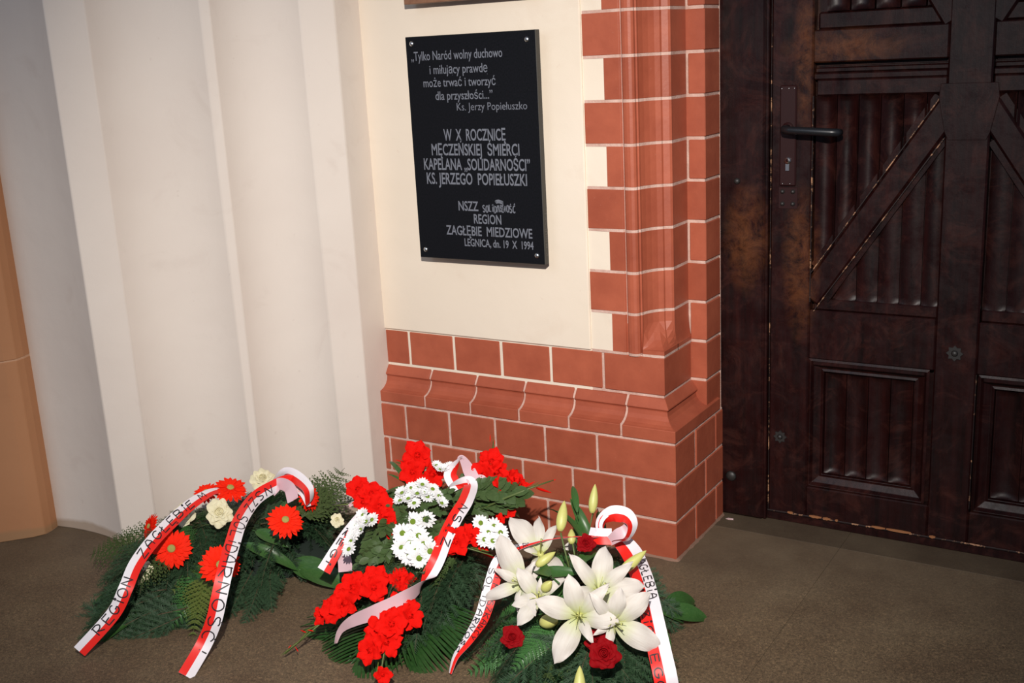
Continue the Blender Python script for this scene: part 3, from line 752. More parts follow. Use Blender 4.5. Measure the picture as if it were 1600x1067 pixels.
def bud_mesh(L, r, mat, ridge=.12, n=12, slim=.5):
    mb = MB(); rows = []
    for i in range(12):
        t = i / 11; rr = r * (math.sin(PI * (t * .93 + .05) ** .75)) ** .8 * (1 if t < .98 else .3)
        rows.append([(rr * (1 - ridge * abs(math.sin(1.5 * 2 * PI * q / n))) * math.cos(2 * PI * q / n), rr * (1 - ridge * abs(math.sin(1.5 * 2 * PI * q / n))) * math.sin(2 * PI * q / n), L * t) for q in range(n)])
    mb.grid(rows, 0, True, True); mb.f += [tuple(range(n))[::-1]]; mb.m += [0]; mb.sm += [True]
    return mb.mesh('bud', mat)
BUD = bud_mesh(1, .17, M['lilygreen']); RBUD = bud_mesh(1, .2, M['glad'], .2); GBUD = bud_mesh(1, .22, M['olive'], .1)

# ---- rose (radius ~1)
def rose_mesh(seed, mat, open_=1, n=24):
    r = random.Random(seed); mb = MB()
    rows = []                                       # spiral heart
    for i in range(60):
        a = i * .30; rr = .035 + .0052 * i; rows.append([(rr * math.cos(a), rr * math.sin(a), z_ + .03 * math.sin(a * 1.3)) for z_ in (.05, .45, .66 - .002 * i)])
    mb.grid(rows, 0, True)
    rows = [[(q_ * math.cos(k * PI / 8), q_ * math.sin(k * PI / 8), z_) for k in range(16)] for q_, z_ in ((.55, -.30), (.62, 0), (.5, .18), (.3, .32), (.02, .42))]
    mb.grid(rows, 0, True, True)
    for i in range(n):
        t = i / (n - 1); az = i * 2.4 + r.uniform(-.25, .25); lean = (.22 + 1.05 * t) * (.45 + .55 * open_); L = .62 + .28 * t; r0 = .20 + .22 * t
        W = .46 + .36 * t; nL, nW = 7, 8; ph = r.uniform(0, 6); grid_ = []
        for a in range(nL + 1):
            u = a / nL; row = []
            # curve outwards then roll the lip back
            ang_ = 1.35 - lean * u * .9; s0 = L * u
            rr = r0 + s0 * math.cos(1.45 - lean * .55 * u) ; zz = .02 - .38 * t + s0 * math.sin(1.45 - lean * .55 * u)
            roll = max(0, u - .72) / .28; rr += .13 * roll * roll * (.4 + open_ * t); zz -= .14 * roll * roll * (.5 + t)
            wdt = W * math.sin(PI * min(.80, .22 + u * .55)) ** .8
            for b in range(nW + 1):
                s_ = -1 + 2 * b / nW; a2 = az + s_ * wdt / max(.25, rr) * .95
                k = 1 - .10 * s_ * s_ * u; e = .04 * math.sin(3.5 * s_ + ph) * u * (1 + roll)
                row.append(((rr * k + e) * math.cos(a2), (rr * k + e) * math.sin(a2), zz - .16 * s_ * s_ * u + e * .6))
            grid_.append(row)
        mb.grid(grid_, 0, True)
    return mb.mesh('rose_petals', mat)
RW = [rose_mesh(i, M['rose_w'], 1.0) for i in (1, 2)]; RR = [rose_mesh(i, M['rose_r'], .55, 22) for i in (5, 6)]
mb = MB(); mb.tube([(0, 0, -.25), (0, 0, -.4), (0, 0, -.6), (0, 0, -1.2)], [.3, .38, .2, .1], 8)
for i in range(5): petal(mb, .7, .14, .4, .9, 0, lance, .1, nL=4, nW=2, base=.3, az=i * 2 * PI / 5, z0=-.5)
SEP = mb.mesh('sepals', M['leaf'])

# ---- gladiolus bloom (radius ~1), seven ruffled petals opening along +z
def glad_mesh(seed):
    r = random.Random(seed); mb = MB()
    for i in range(7):
        inner = i >= 3; az = 2 * PI * (i % 3) / 3 + (PI / 3 if inner else 0) + r.uniform(-.15, .15) + (.5 if i == 6 else 0)
        petal(mb, 1.22 * r.uniform(.88, 1.1), .46 if inner else .52, 1.0 - .12 * inner, -1.0 + r.uniform(-.35, .5), -.15, wide, .12, .20, 4, r.random() * 6, 9, 8, .05, az, 0)
    for i in range(3):
        a = i * 2.1; mb.tube([(0, 0, 0), (.1 * math.cos(a), .1 * math.sin(a), .4), (.18 * math.cos(a), .18 * math.sin(a), .62)], [.02, .02, .03], 4)
    mb.tube([(0, 0, .25), (0, 0, 0), (-.1, 0, -.45)], [.24, .13, .08], 7)
    return mb.mesh('bloom', M['glad'])
GL = [glad_mesh(i) for i in range(4)]

# ---- foliage (unit length along +x, z = upper side)
def fir_mesh(seed, droop=.25, dens=1):
    r = random.Random(seed); mb = MB()
    def twig(p, d, L, wn, nl):
        n = max(5, int(L * 56 * dens)); d = d.normalized(); s = d.cross(Vector((0, 0, 1))).normalized(); up = s.cross(d)
        for k in range(n):
            t = (k + .5) / n; q = p + d * L * t + Vector((0, 0, -droop * .3 * (L * t) ** 2))
            for sg in (-1, 1):
                ln = nl * (1 - .45 * t) * r.uniform(.8, 1.15)
                e = (d * .72 + s * sg * r.uniform(.5, .95) + up * r.uniform(-.15, .55)).normalized()
                w_ = up.cross(e).normalized() * wn
                mb.add([q - w_, q + w_, q + e * ln], [(0, 1, 2)])
        mb.add([p - s * wn, p + s * wn, p + d * L], [(0, 1, 2)])
    def mid(t): return Vector((t, .04 * math.sin(3 * t + seed), -droop * t * t))
    for k in range(9):
        a, b = mid(k / 9), mid((k + 1) / 9); twig(a, b - a, (b - a).length, .0058, .09)
    for k in range(1, 9):
        t = k / 10; p = mid(t)
        for sg in (-1, 1):
            d = (Vector((1, 0, -droop * 2 * t)) + Vector((0, sg * r.uniform(.75, 1.1), r.uniform(-.1, .2)))).normalized()
            twig(p, d, .40 * (1 - t * .75) * r.uniform(.8, 1.1), .0058, .085)
    b0 = len(mb.v); mb.tube([mid(k / 6) for k in range(7)], [.010 - .0012 * k for k in range(7)], 4, 1)
    return mb.mesh('fir', [M['fir'], M['twig']])
FIR = [fir_mesh(1, .25), fir_mesh(2, .12), fir_mesh(3, .45)]
def frond_mesh(seed, mat, npin=13, droop=.2, sub=7, wid=.34, tip=.5):
    """fern or cypress frond: pinnae with small leaflets"""
    r = random.Random(seed); mb = MB()
    def mid(t): return Vector((t, 0, -droop * t * t))
    for k in range(npin):
        t = .08 + .9 * k / npin; p = mid(t)
        for sg in (-1, 1):
            L = wid * (1 - t) ** tip * (1 if t > .2 else .75 + t) * r.uniform(.88, 1.08); d = Vector((.62, sg, -droop * t + r.uniform(-.1, .1))).normalized()
            s = Vector((d.y, -d.x, 0)).normalized()
            for q in range(sub):
                u = (q + .6) / sub; c = p + d * L * u + Vector((0, 0, -.15 * L * u * u)); ll = L * (.34 if mat.name[0] in 'co' else .28) * (1 - u * .70)
                for s2 in (-1, 1):
                    e = (d * .7 + s * s2).normalized() * ll; wv_ = d * ll * .48
                    mb.add([c - wv_ * .5, c + e * .5 - wv_ + Vector((0, 0, .003)), c + e, c + e * .5 + wv_, ], [(0, 1, 2, 3)])
            mb.add([p - s * .004, p + s * .004, p + d * L], [(0, 1, 2)])
    mb.tube([mid(k / 5) for k in range(6)], [.009 - .0013 * k for k in range(6)], 4, 0)
    return mb.mesh('frond', mat)
THU = [frond_mesh(1, M['thuja'], 8, .12, 5, .42), frond_mesh(2, M['thuja'], 8, .3, 5, .45)]
FRN = [frond_mesh(3, M['fern'], 14, .15, 8, .42, .8), frond_mesh(4, M['fern'], 13, .3, 8, .38, .8)]
CYP = [frond_mesh(5, M['olive'], 11, .2, 6, .36, .7)]
def palm_mesh(seed):
    r = random.Random(seed); mb = MB()
    def mid(t): return Vector((t * .75, .05 * t * t, -.18 * t * t))
    for k in range(21):
        t = .12 + .88 * k / 20; p = mid(t)
        for sg in (-1, 1):
            L = .62 * (1 - .45 * t) * r.uniform(.92, 1.05); d = Vector((.75 + .9 * t * t, sg * (1 - .5 * t * t), .18)).normalized(); s = Vector((d.y, -d.x, 0)).normalized()
            rows = []
            for q in range(7):
                u = q / 6; w_ = .014 * math.sin(PI * (u * .93 + .06)) ** .6; c = p + d * L * u + Vector((0, 0, -.32 * L * u * u))
                rows.append([c - s * w_ + Vector((0, 0, .006)), c, c + s * w_ + Vector((0, 0, .006))])
            mb.grid(rows, 0, True)
    mb.tube([mid(k / 6) for k in range(7)], [.010 - .001 * k for k in range(7)], 5)
    return mb.mesh('palm', M['palm'])
PLM = [palm_mesh(1), palm_mesh(2)]
def leaf_mesh(seed, W=.2, droop=.4, fold=.35, mat='leaf', ruf=.01):
    mb = MB(); petal(mb, 1, W, .15, -droop, -.2, lance, fold, ruf, 4, seed, 12, 6, 0)
    mb.tube([(0, 0, 0), (-.18, 0, -.03)], [.010, .012], 5)
    return mb.mesh('leaf', M[mat])
LEAF = [leaf_mesh(1, .17, .5), leaf_mesh(2, .10, .8, .3), leaf_mesh(3, .24, .3, .25)]
GRS = [leaf_mesh(4, .025, 1.1, .3, 'leaf', 0)]
def sprig_mesh(seed, n=9, lw=.085, ll=.26, mat='sprig'):
    r = random.Random(seed); mb = MB()
    for k in range(n):
        t = .15 + .85 * k / n
        for sg in (-1, 1):
            m2 = MB(); petal(m2, ll * r.uniform(.8, 1.1), lw, r.uniform(-.1, .4), -.4, 0, oval, .2, nL=4, nW=2)
            T = Matrix.Translation((t, 0, .05 * math.sin(4 * t))) @ Matrix.Rotation(sg * r.uniform(.6, 1.1), 4, 'Z') @ Matrix.Rotation(r.uniform(-.4, .4), 4, 'X')
            mb.add([T @ Vector(v) for v in m2.v], m2.f, 0, True)
    m2 = MB(); petal(m2, ll, lw, 0, 0, 0, oval, .2, nL=4, nW=2); mb.add([Vector(v) + Vector((1, 0, 0)) for v in m2.v], m2.f, 0, True)
    mb.tube([(0, 0, 0), (.5, 0, .04), (1.02, 0, 0)], [.012, .009, .005], 4)
    return mb.mesh('sprig', M[mat])
SPR = [sprig_mesh(1), sprig_mesh(2, 11, .06, .2)]

class Arr:
    """one floral arrangement: an Empty on the floor that parents flowers, leaves and ribbons"""
    def __init__(s, name, label, P): s.o = thing(name, label, 'flowers', P); s.P = Vector(P); s.I = Matrix.Translation(-s.P)
    def put(s, name, me, T, label=None, **kw): return obj(name, me, s.o, label, s.I @ T, **kw)
    def sub(s, name, me, parent, T=None, label=None): return obj(name, me, parent, label, T)
    def gerbera(s, px, py, z, rad, right=0, up=0, i=0, sq=1, label='open red gerbera with yellow-green centre'):
        P = G(px, py, z); o = s.put('gerbera', GB[i % 3], TRS(P, toward(P, right, up), None, rad, i * 1.3), label)
        s.sub('flower_disc', GBc, o, Matrix.Translation((0, 0, .03)), 'yellow-green flower centre'); return o
    def daisy(s, px, py, z, rad=.021, right=0, up=0, i=0, cup=False):
        P = G(px, py, z); o = s.put('daisy', DS[3] if cup else DS[i % 3], TRS(P, toward(P, right, up), None, rad, i * 1.7), 'small white chrysanthemum daisy with green centre')
        s.sub('flower_disc', DSc, o, None, 'green flower centre'); return o
    def rose(s, px, py, z, rad, right=0, up=0, white=True, i=0):
        P = G(px, py, z); o = s.put('rose', (RW if white else RR)[i % 2], TRS(P, toward(P, right, up), None, rad, i * 2.1), 'ruffled cream rose' if white else 'dark red rose')
        s.sub('sepals', SEP, o, Matrix.Diagonal((.9, .9, .9, 1)), 'green sepals'); return o
    def lily(s, px, py, z, ang, right=0, up=0, sc=1, spin=0, tilt=None, close=0):
        """ang: list of (picture angle of petal, petal kind, length scale, extra lift)"""
        P = G(px, py, z); N = toward(P, right, up); T = TRS(P, N, CR, sc)
        o = s.put('lily', TUB, T, 'open white lily')
        for k, (a, kind, ls, lift) in enumerate(ang):
            R = Matrix.Rotation(math.radians(a), 4, 'Z') @ Matrix.Rotation(-math.radians(lift), 4, 'Y') @ Matrix.Diagonal((ls, ls, ls, 1))
            s.sub('petal', LP[kind], o, Matrix.Translation((0, 0, .0012 * (k % 2))) @ R)
        if close < 1:
            s.sub('stamens', STM, o, Matrix.Diagonal((1, 1, 1 - close, 1)), 'pale green stamens'); s.sub('pistil', PST, o)
        return o
    def bud(s, p0, z0, p1, z1, wid=.17, me=None, label='closed yellow-green lily bud', name='lily_bud', mat=None):
        A = G(*p0, z0); B = G(*p1, z1); d = B - A; L = d.length
        T = Matrix.Translation(A) @ frame(d) @ Matrix.Diagonal((L * wid / .17, L * wid / .17, L, 1))
        return s.put(name, me or BUD, T, label)
    def stem(s, pts, r=.002, mat='stem'):
        mb = MB(); mb.tube([G(a, b, z) - s.P for a, b, z in pts], r, 6); return obj('stem', mb.mesh('stem', M[mat]), s.o)
    def leaf(s, p0, z0, p1, z1, kind, name, N=None, roll=0, label=None, fit=1, wide_=1):
        A = G(*p0, z0); B = G(*p1, z1); return s.leafw(A, B, kind, name, N, roll, label, fit, wide_)
    def leafw(s, A, B, kind, name, N=None, roll=0, label=None, fit=1, wide_=1):
        d = B - A; L = d.length * fit; N = N or ((CAM - A).normalized() + Vector((0, 0, .6)))
        d.normalize(); N = (N - d * N.dot(d)).normalized()
        T = Matrix.Translation(A) @ frame(N, d) @ Matrix.Rotation(roll, 4, 'X') @ Matrix.Diagonal((L, L * wide_, L, 1))
        return s.put(name, kind, T, label)
    def glad(s, blooms, buds=(), spike=None, sc=.034):
        """gladiolus: stem spike with blooms (px, py, z, right, up, scale)"""
        pts = [G(*p) for p in spike]; mb = MB(); mb.tube([p - pts[0] for p in pts], [.0035 - .0022 * i / max(1, len(pts) - 1) for i in range(len(pts))], 6)
        o = s.put('gladiolus', mb.mesh('spike', M['stem']), Matrix.Translation(pts[0]), 'red gladiolus spike')
        J = Matrix.Translation(-pts[0])
        for k, b in enumerate(blooms):
            P = G(*b[:3]); N = toward(P, b[3], b[4]); s.sub('bloom', GL[(k + len(blooms)) % 4], o, J @ TRS(P, N, CR, sc * (b[5] if len(b) > 5 else 1), k * 1.9 + b[0] * .1), 'ruffled red bloom' if k == 0 else None)
        for (a, za, b, zb, kind, wv_) in buds:
            A = G(*a, za); B = G(*b, zb); d = B - A; L = d.length
            s.sub('bud', {'r': RBUD, 'g': GBUD}[kind], o, J @ Matrix.Translation(A) @ frame(d) @ Matrix.Diagonal((L * wv_, L * wv_, L, 1)), 'red bud tip' if kind == 'r' else 'green bud sheath')
        return o
    def mound(s, ridge, tips, n, kinds, hmax, seed, lo=.25, hi=1.0, names=None, sc=(.7, 1.0), zmin=.012, Lr=(.16, .24)):
        r = random.Random(seed); out = []
        A, B = ridge; tw = [Vector(t) for t in tips]
        for k in range(n):
            u = (k + r.random()) / n * (len(tw) - 1); i = min(int(u), len(tw) - 2); tip = tw[i].lerp(tw[i + 1], u - i)
            q = max(0, min(1, (tip - A).dot(B - A) / max(1e-6, (B - A).length_squared))); c = A.lerp(B, max(0, min(1, q + r.uniform(-.15, .15))))
            f = lo + (hi - lo) * r.random() ** .8; T_ = c.lerp(tip, f) + Vector((r.uniform(-.02, .02), r.uniform(-.02, .02), 0))
            L = r.uniform(*Lr); d = (T_ - c); d.z = 0
            if d.length < .01: d = Vector((r.uniform(-1, 1), r.uniform(-1, 1), 0))
            D = d.normalized(); D = (D + Vector((r.uniform(-.3, .3), r.uniform(-.3, .3), 0))).normalized()
            zt = max(zmin, hmax * math.sqrt(max(0, 1 - f * f)) + r.uniform(-.02, .01)); T_.z = zt
            Bp = T_ - D * L * .92; fb = max(0, f - L / max(.05, (tip - c).length)); Bp.z = max(zmin, min(hmax, hmax * math.sqrt(max(0, 1 - fb * fb)) + .0))
            if Bp.z < zt: Bp.z = zt
            kd = r.choice(kinds); N = Vector((D.x * .25 + r.uniform(-.3, .3), D.y * .25 - .25 + r.uniform(-.3, .3), 1))
            s.leafw(Bp, T_, kd[0], kd[1], N, r.uniform(-.5, .5))
    def foam(s, ridge, rad, h):
        A, B = ridge; mb = MB(); rows = []; n = 24; d = (B - A); L = d.length; ax = d.normalized() if L > .01 else Vector((1, 0, 0)); ay = Vector((-ax.y, ax.x, 0)); c = (A + B) / 2
        for i in range(7):
            t = i / 6; k = math.cos(t * PI / 2); z = h * math.sin(t * PI / 2)
            rows.append([Vector((c.x, c.y, 0)) + ax * ((L / 2 + rad) * k * math.cos(2 * PI * q / n)) + ay * (rad * k * math.sin(2 * PI * q / n)) + Vector((0, 0, z + .001)) - s.P for q in range(n)])
        mb.grid(rows, 0, True, True); obj('foam_base', mb.mesh('foam', M['moss']), s.o)
    def ribbon(s, pts, width=.040, red=1, text=None, tz=0, both=None, label='red and white satin ribbon', lift=.0, seed=1, th=.62, t0=0.05, flip=1, name='ribbon', tv=.0, wd=.0030, text2=None, endcut=0):
        """pts: (px, py, z, twist degrees[, width factor]); red=+1 puts the red band on the left of travel"""
        W3 = [G(p[0], p[1], p[2]) for p in pts]; tw = [p[3] if len(p) > 3 else 0 for p in pts]; wf = [p[4] if len(p) > 4 else 1 for p in pts]
        n = len(W3); SM = []; per = 14
        for i in range(n - 1):
            p0, p1, p2, p3 = W3[max(i - 1, 0)], W3[i], W3[i + 1], W3[min(i + 2, n - 1)]
            for k in range(per + (1 if i == n - 2 else 0)):
                t = k / per; a = .5 * ((2 * p1) + (p2 - p0) * t + (2 * p0 - 5 * p1 + 4 * p2 - p3) * t * t + (3 * p1 - p0 - 3 * p2 + p3) * t ** 3)
                SM.append((a, tw[i] * (1 - t) + tw[i + 1] * t, wf[i] * (1 - t) + wf[i + 1] * t))
        fr = []; acc = 0
        for i, (p, tt, wq) in enumerate(SM):
            T = (SM[min(i + 1, len(SM) - 1)][0] - SM[max(i - 1, 0)][0]).normalized(); N = (CAM - p).normalized(); N = (N - T * N.dot(T)).normalized()
            N = Matrix.Rotation(math.radians(tt), 3, T) @ N; B = T.cross(N)
            if i: acc += (p - SM[i - 1][0]).length
            fr.append((p, T, N, B, acc, wq))
        mb = MB(); e = .0004
        def strip(u0, u1, off, mi, rev):
            rows = []
            for (p, T, N, B, a_, wq) in fr:
                h = width / 2 * wq; r = []
                for q in range(4):
                    u = u0 + (u1 - u0) * q / 3; r.append(p + B * (u * h) + N * off - s.P + N * (-.0010 * (u * u)))
                rows.append(r if not rev else r[::-1])
            mb.grid(rows, mi, True)
        strip(-1, 0, e, 0 if red > 0 else 1, False); strip(0, 1, e, 1 if red > 0 else 0, False); strip(-1, 1, -e, 2, True)
        me = mb.mesh('ribbon', [M['red_rib'], M['white_rib'], M['back_rib']]); rb = obj(name, me, s.o, label)
        tot = fr[-1][4]
        def smp(sv):
            sv = max(0, min(tot, sv)); lo_, hi_ = 0, len(fr) - 1
            while hi_ - lo_ > 1:
                m_ = (lo_ + hi_) // 2
                if fr[m_][4] <= sv: lo_ = m_
                else: hi_ = m_
            a, b = fr[lo_], fr[hi_]; k = (sv - a[4]) / max(1e-9, b[4] - a[4])
            return a[0].lerp(b[0], k), a[2].lerp(b[2], k).normalized(), a[3].lerp(b[3], k).normalized(), a[5] * (1 - k) + b[5] * k
        for (tx, start, span, vc, hh, fl, rv) in (text or ()):
            # fl=+1: letter tops point to the left of travel; rv: text runs against travel
            polys, adv = stroke_polys(tx, seed, .06); seed += 1
            def fm(u, v):
                sv = start + (u / (adv)) * span if not rv else start + span - (u / adv) * span
                p, N, B, wq = smp(sv * tot); vv = vc + (v - .5) * hh * 2
                return p + B * (-fl * vv * width / 2 * wq) + N * (e + .0007 - .0010 * vv * vv) - s.P, N
            obj('lettering', strokes_mesh(polys, fm, wd, 'lettering', M['ink']), rb, 'black handwritten marker lettering')
        return rb
# ------------------------------------------------------------------ left spray: gerberas and cream roses
A = Arr('funeral_spray', 'left floral spray of red gerberas and cream roses on dark fir against the white pier', (-.98, -.60, 0))
rid = (Vector((-1.10, -.62, 0)), Vector((-.86, -.40, 0)))
A.foam(rid, .09, .09)
tips = [G(110, 1022, .01), G(125, 985, .01), G(160, 940, .02), G(205, 885, .03), G(240, 830, .08), G(400, 735, .12), G(520, 745, .16), G(560, 800, .1), G(530, 860, .05), G(440, 890, .02), G(400, 950, .01), G(330, 965, .01), G(250, 985, .01), G(110, 1022, .01)]
firk = [(f, 'fir_branch') for f in FIR]
A.mound(rid, tips, 130, firk, .15, 11, .45, 1.0, Lr=(.15, .23))
A.mound(rid, tips, 70, firk + [(THU[0], 'cypress_frond'), (FRN[0], 'fern_frond')], .165, 12, .1, .6, Lr=(.12, .18))
for k_ in range(16):
    A.leaf((300 + rnd.uniform(-40, 60), 930 + rnd.uniform(-15, 15)), .045, (170 + rnd.uniform(-60, 130), 985 + rnd.uniform(-35, 22)), .012, FIR[k_ % 3], 'fir_branch')
for k_ in range(8): A.leaf((400 + rnd.uniform(-30, 30), 890), .07, (400 + rnd.uniform(-50, 45), 945 + rnd.uniform(-20, 25)), .012, FIR[k_ % 3], 'fir_branch')
A.leaf((230, 955), .03, (112, 1022), .008, LEAF[1], 'broad_leaf', wide_=.5, label='long dark leaf on the floor'); A.leaf((220, 900), .05, (125, 945), .02, LEAF[1], 'broad_leaf', wide_=.5)
# long dark branches lying out on the floor, lower left
for (p0, z0, p1, z1) in (((250, 950), .04, (112, 1020), .008), ((280, 960), .03, (160, 1010), .008), ((250, 930), .05, (110, 990), .02), ((260, 920), .06, (120, 955), .03),
                         ((330, 940), .03, (240, 985), .008), ((400, 900), .05, (365, 968), .008), ((420, 890), .05, (408, 960), .01), ((370, 910), .05, (330, 965), .01), ((450, 860), .08, (480, 905), .02), ((400, 920), .05, (380, 975), .01)):
    A.leaf(p0, z0, p1, z1, FIR[rnd.randrange(3)], 'fir_branch')
A.leaf((250, 830), .12, (160, 850), .10, THU[0], 'cypress_frond'); A.leaf((260, 850), .12, (196, 900), .11, THU[1], 'cypress_frond')
A.leaf((345, 880), .10, (262, 975), .03, FRN[0], 'fern_frond', label='yellow-green fern frond'); A.leaf((320, 900), .09, (300, 985), .03, CYP[0], 'fern_frond'); A.leaf((350, 880), .10, (265, 920), .08, CYP[0], 'fern_frond')
for p1, z1 in (((540, 722), .24), ((500, 735), .23), ((556, 745), .21), ((520, 745), .21)): A.leaf((470, 810), .16, p1, z1, THU[0], 'cypress_frond', label='upright cypress frond')
A.leaf((455, 880), .05, (535, 905), .02, LEAF[2], 'broad_leaf', N=(CAM - G(490, 890, .04)) + Vector((0, 0, 1.2)), label='large glossy oval leaf', wide_=.9)
A.leaf((470, 890), .04, (560, 915), .02, LEAF[0], 'broad_leaf'); A.leaf((380, 850), .12, (470, 880), .08, LEAF[1], 'broad_leaf'); A.leaf((400, 830), .14, (450, 850), .12, LEAF[0], 'broad_leaf')
A.gerbera(268, 857, .160, 0.0488, -.15, .05, 0); A.gerbera(344, 882, .150, 0.0488, .1, .1, 1, label='red gerbera half hidden by the ribbon'); A.gerbera(446, 812, .205, 0.0456, .1, .55, 2)
A.gerbera(360, 762, .228, 0.0456, .15, 1.35, 3, label='red gerbera seen from its side'); A.gerbera(233, 822, .165, 0.0339, -1.5, .3, 4, label='red gerbera seen edge-on'); A.gerbera(322, 768, .215, 0.0360, -.4, 1.3, 5); A.gerbera(484, 776, .21, 0.0382, 1.4, .4, 6)
A.rose(343, 801, .205, 0.0309, .0, .2, i=0); A.rose(410, 750, .225, 0.0309, .1, .9, i=1); A.rose(289, 803, .19, 0.0290, -.5, .5, i=0); A.rose(219, 893, .125, 0.0250, -.2, .1, i=1); A.rose(527, 813, .19, 0.0160, 0, .5, i=0)
A.leaf((265, 870), .135, (200, 905), .14, THU[1], 'cypress_frond')
A.leaf((215, 850), .13, (130, 862), .09, THU[0], 'cypress_frond')
A.ribbon([(486, 790, .20, 40, .8), (476, 766, .235, 10), (452, 752, .25, -25), (425, 762, .25, -20), (398, 780, .245, -5), (376, 812, .24, 0), (363, 850, .225, 0), (352, 890, .200, 0), (343, 930, .155, 0), (334, 970, .10, 0), (318, 1008, .045, -4), (290, 1056, .006, 0)],
         .035, -1, [('NSZZ', .20, .17, .1, .62, 1, False), ('SOLiDARNOŚĆ', .40, .50, .1, .74, 1, False), ('!', .91, .03, .3, .5, 1, False)], label='red and white ribbon hanging over the gerberas', seed=11, th=.8)
A.ribbon([(350, 762, .225, 60, .5), (326, 770, .235, 30, .75), (298, 788, .235, 0, .9), (268, 815, .225, 0), (238, 846, .21, 0), (212, 882, .185, 0), (196, 920, .150, 0), (176, 960, .095, 0), (124, 1018, .022, 0)],
         .032, 1, [('REGiON', .66, .25, .12, .70, -1, True), ('ZAGŁĘBiE M', .10, .48, .12, .64, -1, True)], label='red and white ribbon running down the left edge', seed=21)
A.ribbon([(436, 750, .235, 50), (448, 740, .262, 20), (466, 748, .262, -10), (482, 765, .25, -40), (484, 785, .215, -60)], .034, -1, label='ribbon bow loop', name='ribbon_loop')
A.ribbon([(424, 768, .235, 150), (436, 756, .255, 170), (452, 762, .255, 190), (458, 782, .235, 200)], .030, -1, label='pinkish underside of the bow loop', name='ribbon_loop')

# ------------------------------------------------------------------ middle arrangement: gladioli and daisies
B = Arr('gladiolus_arrangement', 'middle arrangement of red gladioli and white daisies at the brick plinth', (-.52, -.38, 0))
rid = (Vector((-.64, -.26, 0)), Vector((-.40, -.44, 0)))
B.foam(rid, .08, .09)
tips = [G(640, 1062, .01), G(560, 1030, .01), G(480, 985, .01), G(500, 900, .02), G(500, 840, .06), G(590, 760, .12), G(700, 740, .12), G(800, 790, .10), G(790, 860, .05), G(770, 930, .02), G(730, 985, .01), G(690, 1020, .01), G(640, 1062, .01)]
B.mound(rid, tips, 115, firk, .15, 31, .45, .95, Lr=(.15, .22))
sprk = [(SPR[0], 'leafy_sprig'), (SPR[1], 'leafy_sprig')]
B.mound(rid, tips, 60, sprk + [(THU[0], 'cypress_frond')], .18, 32, .05, .6, Lr=(.08, .13))
for p0, z0, p1, z1, k in (((640, 925), .08, (440, 1010), .015, 0), ((640, 930), .08, (480, 1066), .01, 1), ((650, 930), .07, (600, 1085), .01, 0), ((660, 930), .07, (690, 1050), .01, 1), ((640, 920), .09, (520, 990), .03, 1)):
    B.leaf(p0, z0, p1, z1, PLM[k], 'palm_frond', N=Vector((rnd.uniform(-.2, .2), -.3, 1)))
for p1, z1 in (((690, 905), .06), ((735, 900), .05), ((765, 935), .02), ((720, 965), .02), ((700, 1000), .01), ((750, 890), .07), ((680, 960), .03)):
    B.leaf((660 + rnd.uniform(-20, 20), 870), .14, p1, z1, FIR[rnd.randrange(3)], 'fir_branch')
for (p0, z0, p1, z1) in (((640, 800), .22, (700, 770), .27), ((700, 770), .24, (800, 768), .26), ((720, 780), .22, (790, 790), .22), ((700, 760), .25, (745, 738), .28), ((700, 790), .22, (760, 800), .2), ((720, 765), .25, (775, 750), .28), ((690, 780), .23, (740, 775), .25), ((740, 790), .2, (815, 775), .25), ((620, 790), .22, (600, 830), .2), ((600, 790), .21, (575, 860), .15), ((610, 830), .19, (560, 880), .12),
                         ((640, 820), .2, (600, 870), .16), ((650, 870), .16, (610, 910), .12), ((650, 880), .15, (670, 920), .11), ((600, 850), .17, (565, 900), .10), ((640, 790), .23, (610, 790), .24), ((655, 785), .23, (690, 800), .22), ((650, 780), .24, (665, 810), .22), ((620, 785), .24, (630, 815), .22)):
    B.leaf(p0, z0, p1, z1, SPR[rnd.randrange(2)], 'leafy_sprig')
for p1, z1 in (((596, 690), .33), ((627, 686), .34), ((645, 684), .34), ((603, 730), .29), ((602, 760), .25), ((690, 712), .32), ((678, 716), .32)):
    B.leaf((640, 760), .24, p1, z1, GRS[0], 'grass_blade', wide_=1.6, label='thin dark grass blade' if p1 == (596, 690) else None)
B.leaf((765, 790), .22, (830, 800), .18, LEAF[1], 'broad_leaf'); B.leaf((740, 850), .17, (800, 852), .16, LEAF[0], 'broad_leaf')
# gladioli
B.glad([(652, 712, .30, .0, .25, 1.10), (645, 738, .28, -.1, .15, .95), (675, 742, .27, .4, .1, .85)], [((632, 722), .29, (617, 718), .30, 'r', .3), ((640, 726), .28, (617, 722), .30, 'g', .2)], [(640, 800, .17), (650, 740, .26), (655, 700, .31)])
B.glad([(768, 722, .30, .1, .35, .95), (757, 742, .28, -.3, .1, .95), (776, 738, .28, .4, .1, .85)], [((770, 708), .32, (772, 682), .35, 'g', .12), ((773, 695), .33, (773, 686), .345, 'r', .35), ((766, 690), .335, (766, 678), .35, 'r', .3)], [(740, 800, .17), (765, 740, .28), (771, 690, .34)])
B.glad([(785, 760, .26, .6, .3, .9), (800, 750, .27, .8, .5, .7), (812, 757, .265, 1.0, .3, .5)], [((815, 770), .255, (845, 752), .275, 'g', .16), ((835, 760), .265, (862, 750), .28, 'g', .14), ((838, 762), .26, (862, 770), .26, 'r', .34), ((822, 760), .27, (836, 752), .28, 'r', .5), ((858, 752), .275, (869, 749), .28, 'r', .5)], [(720, 810, .17), (790, 778, .25), (830, 762, .27), (865, 750, .28)])
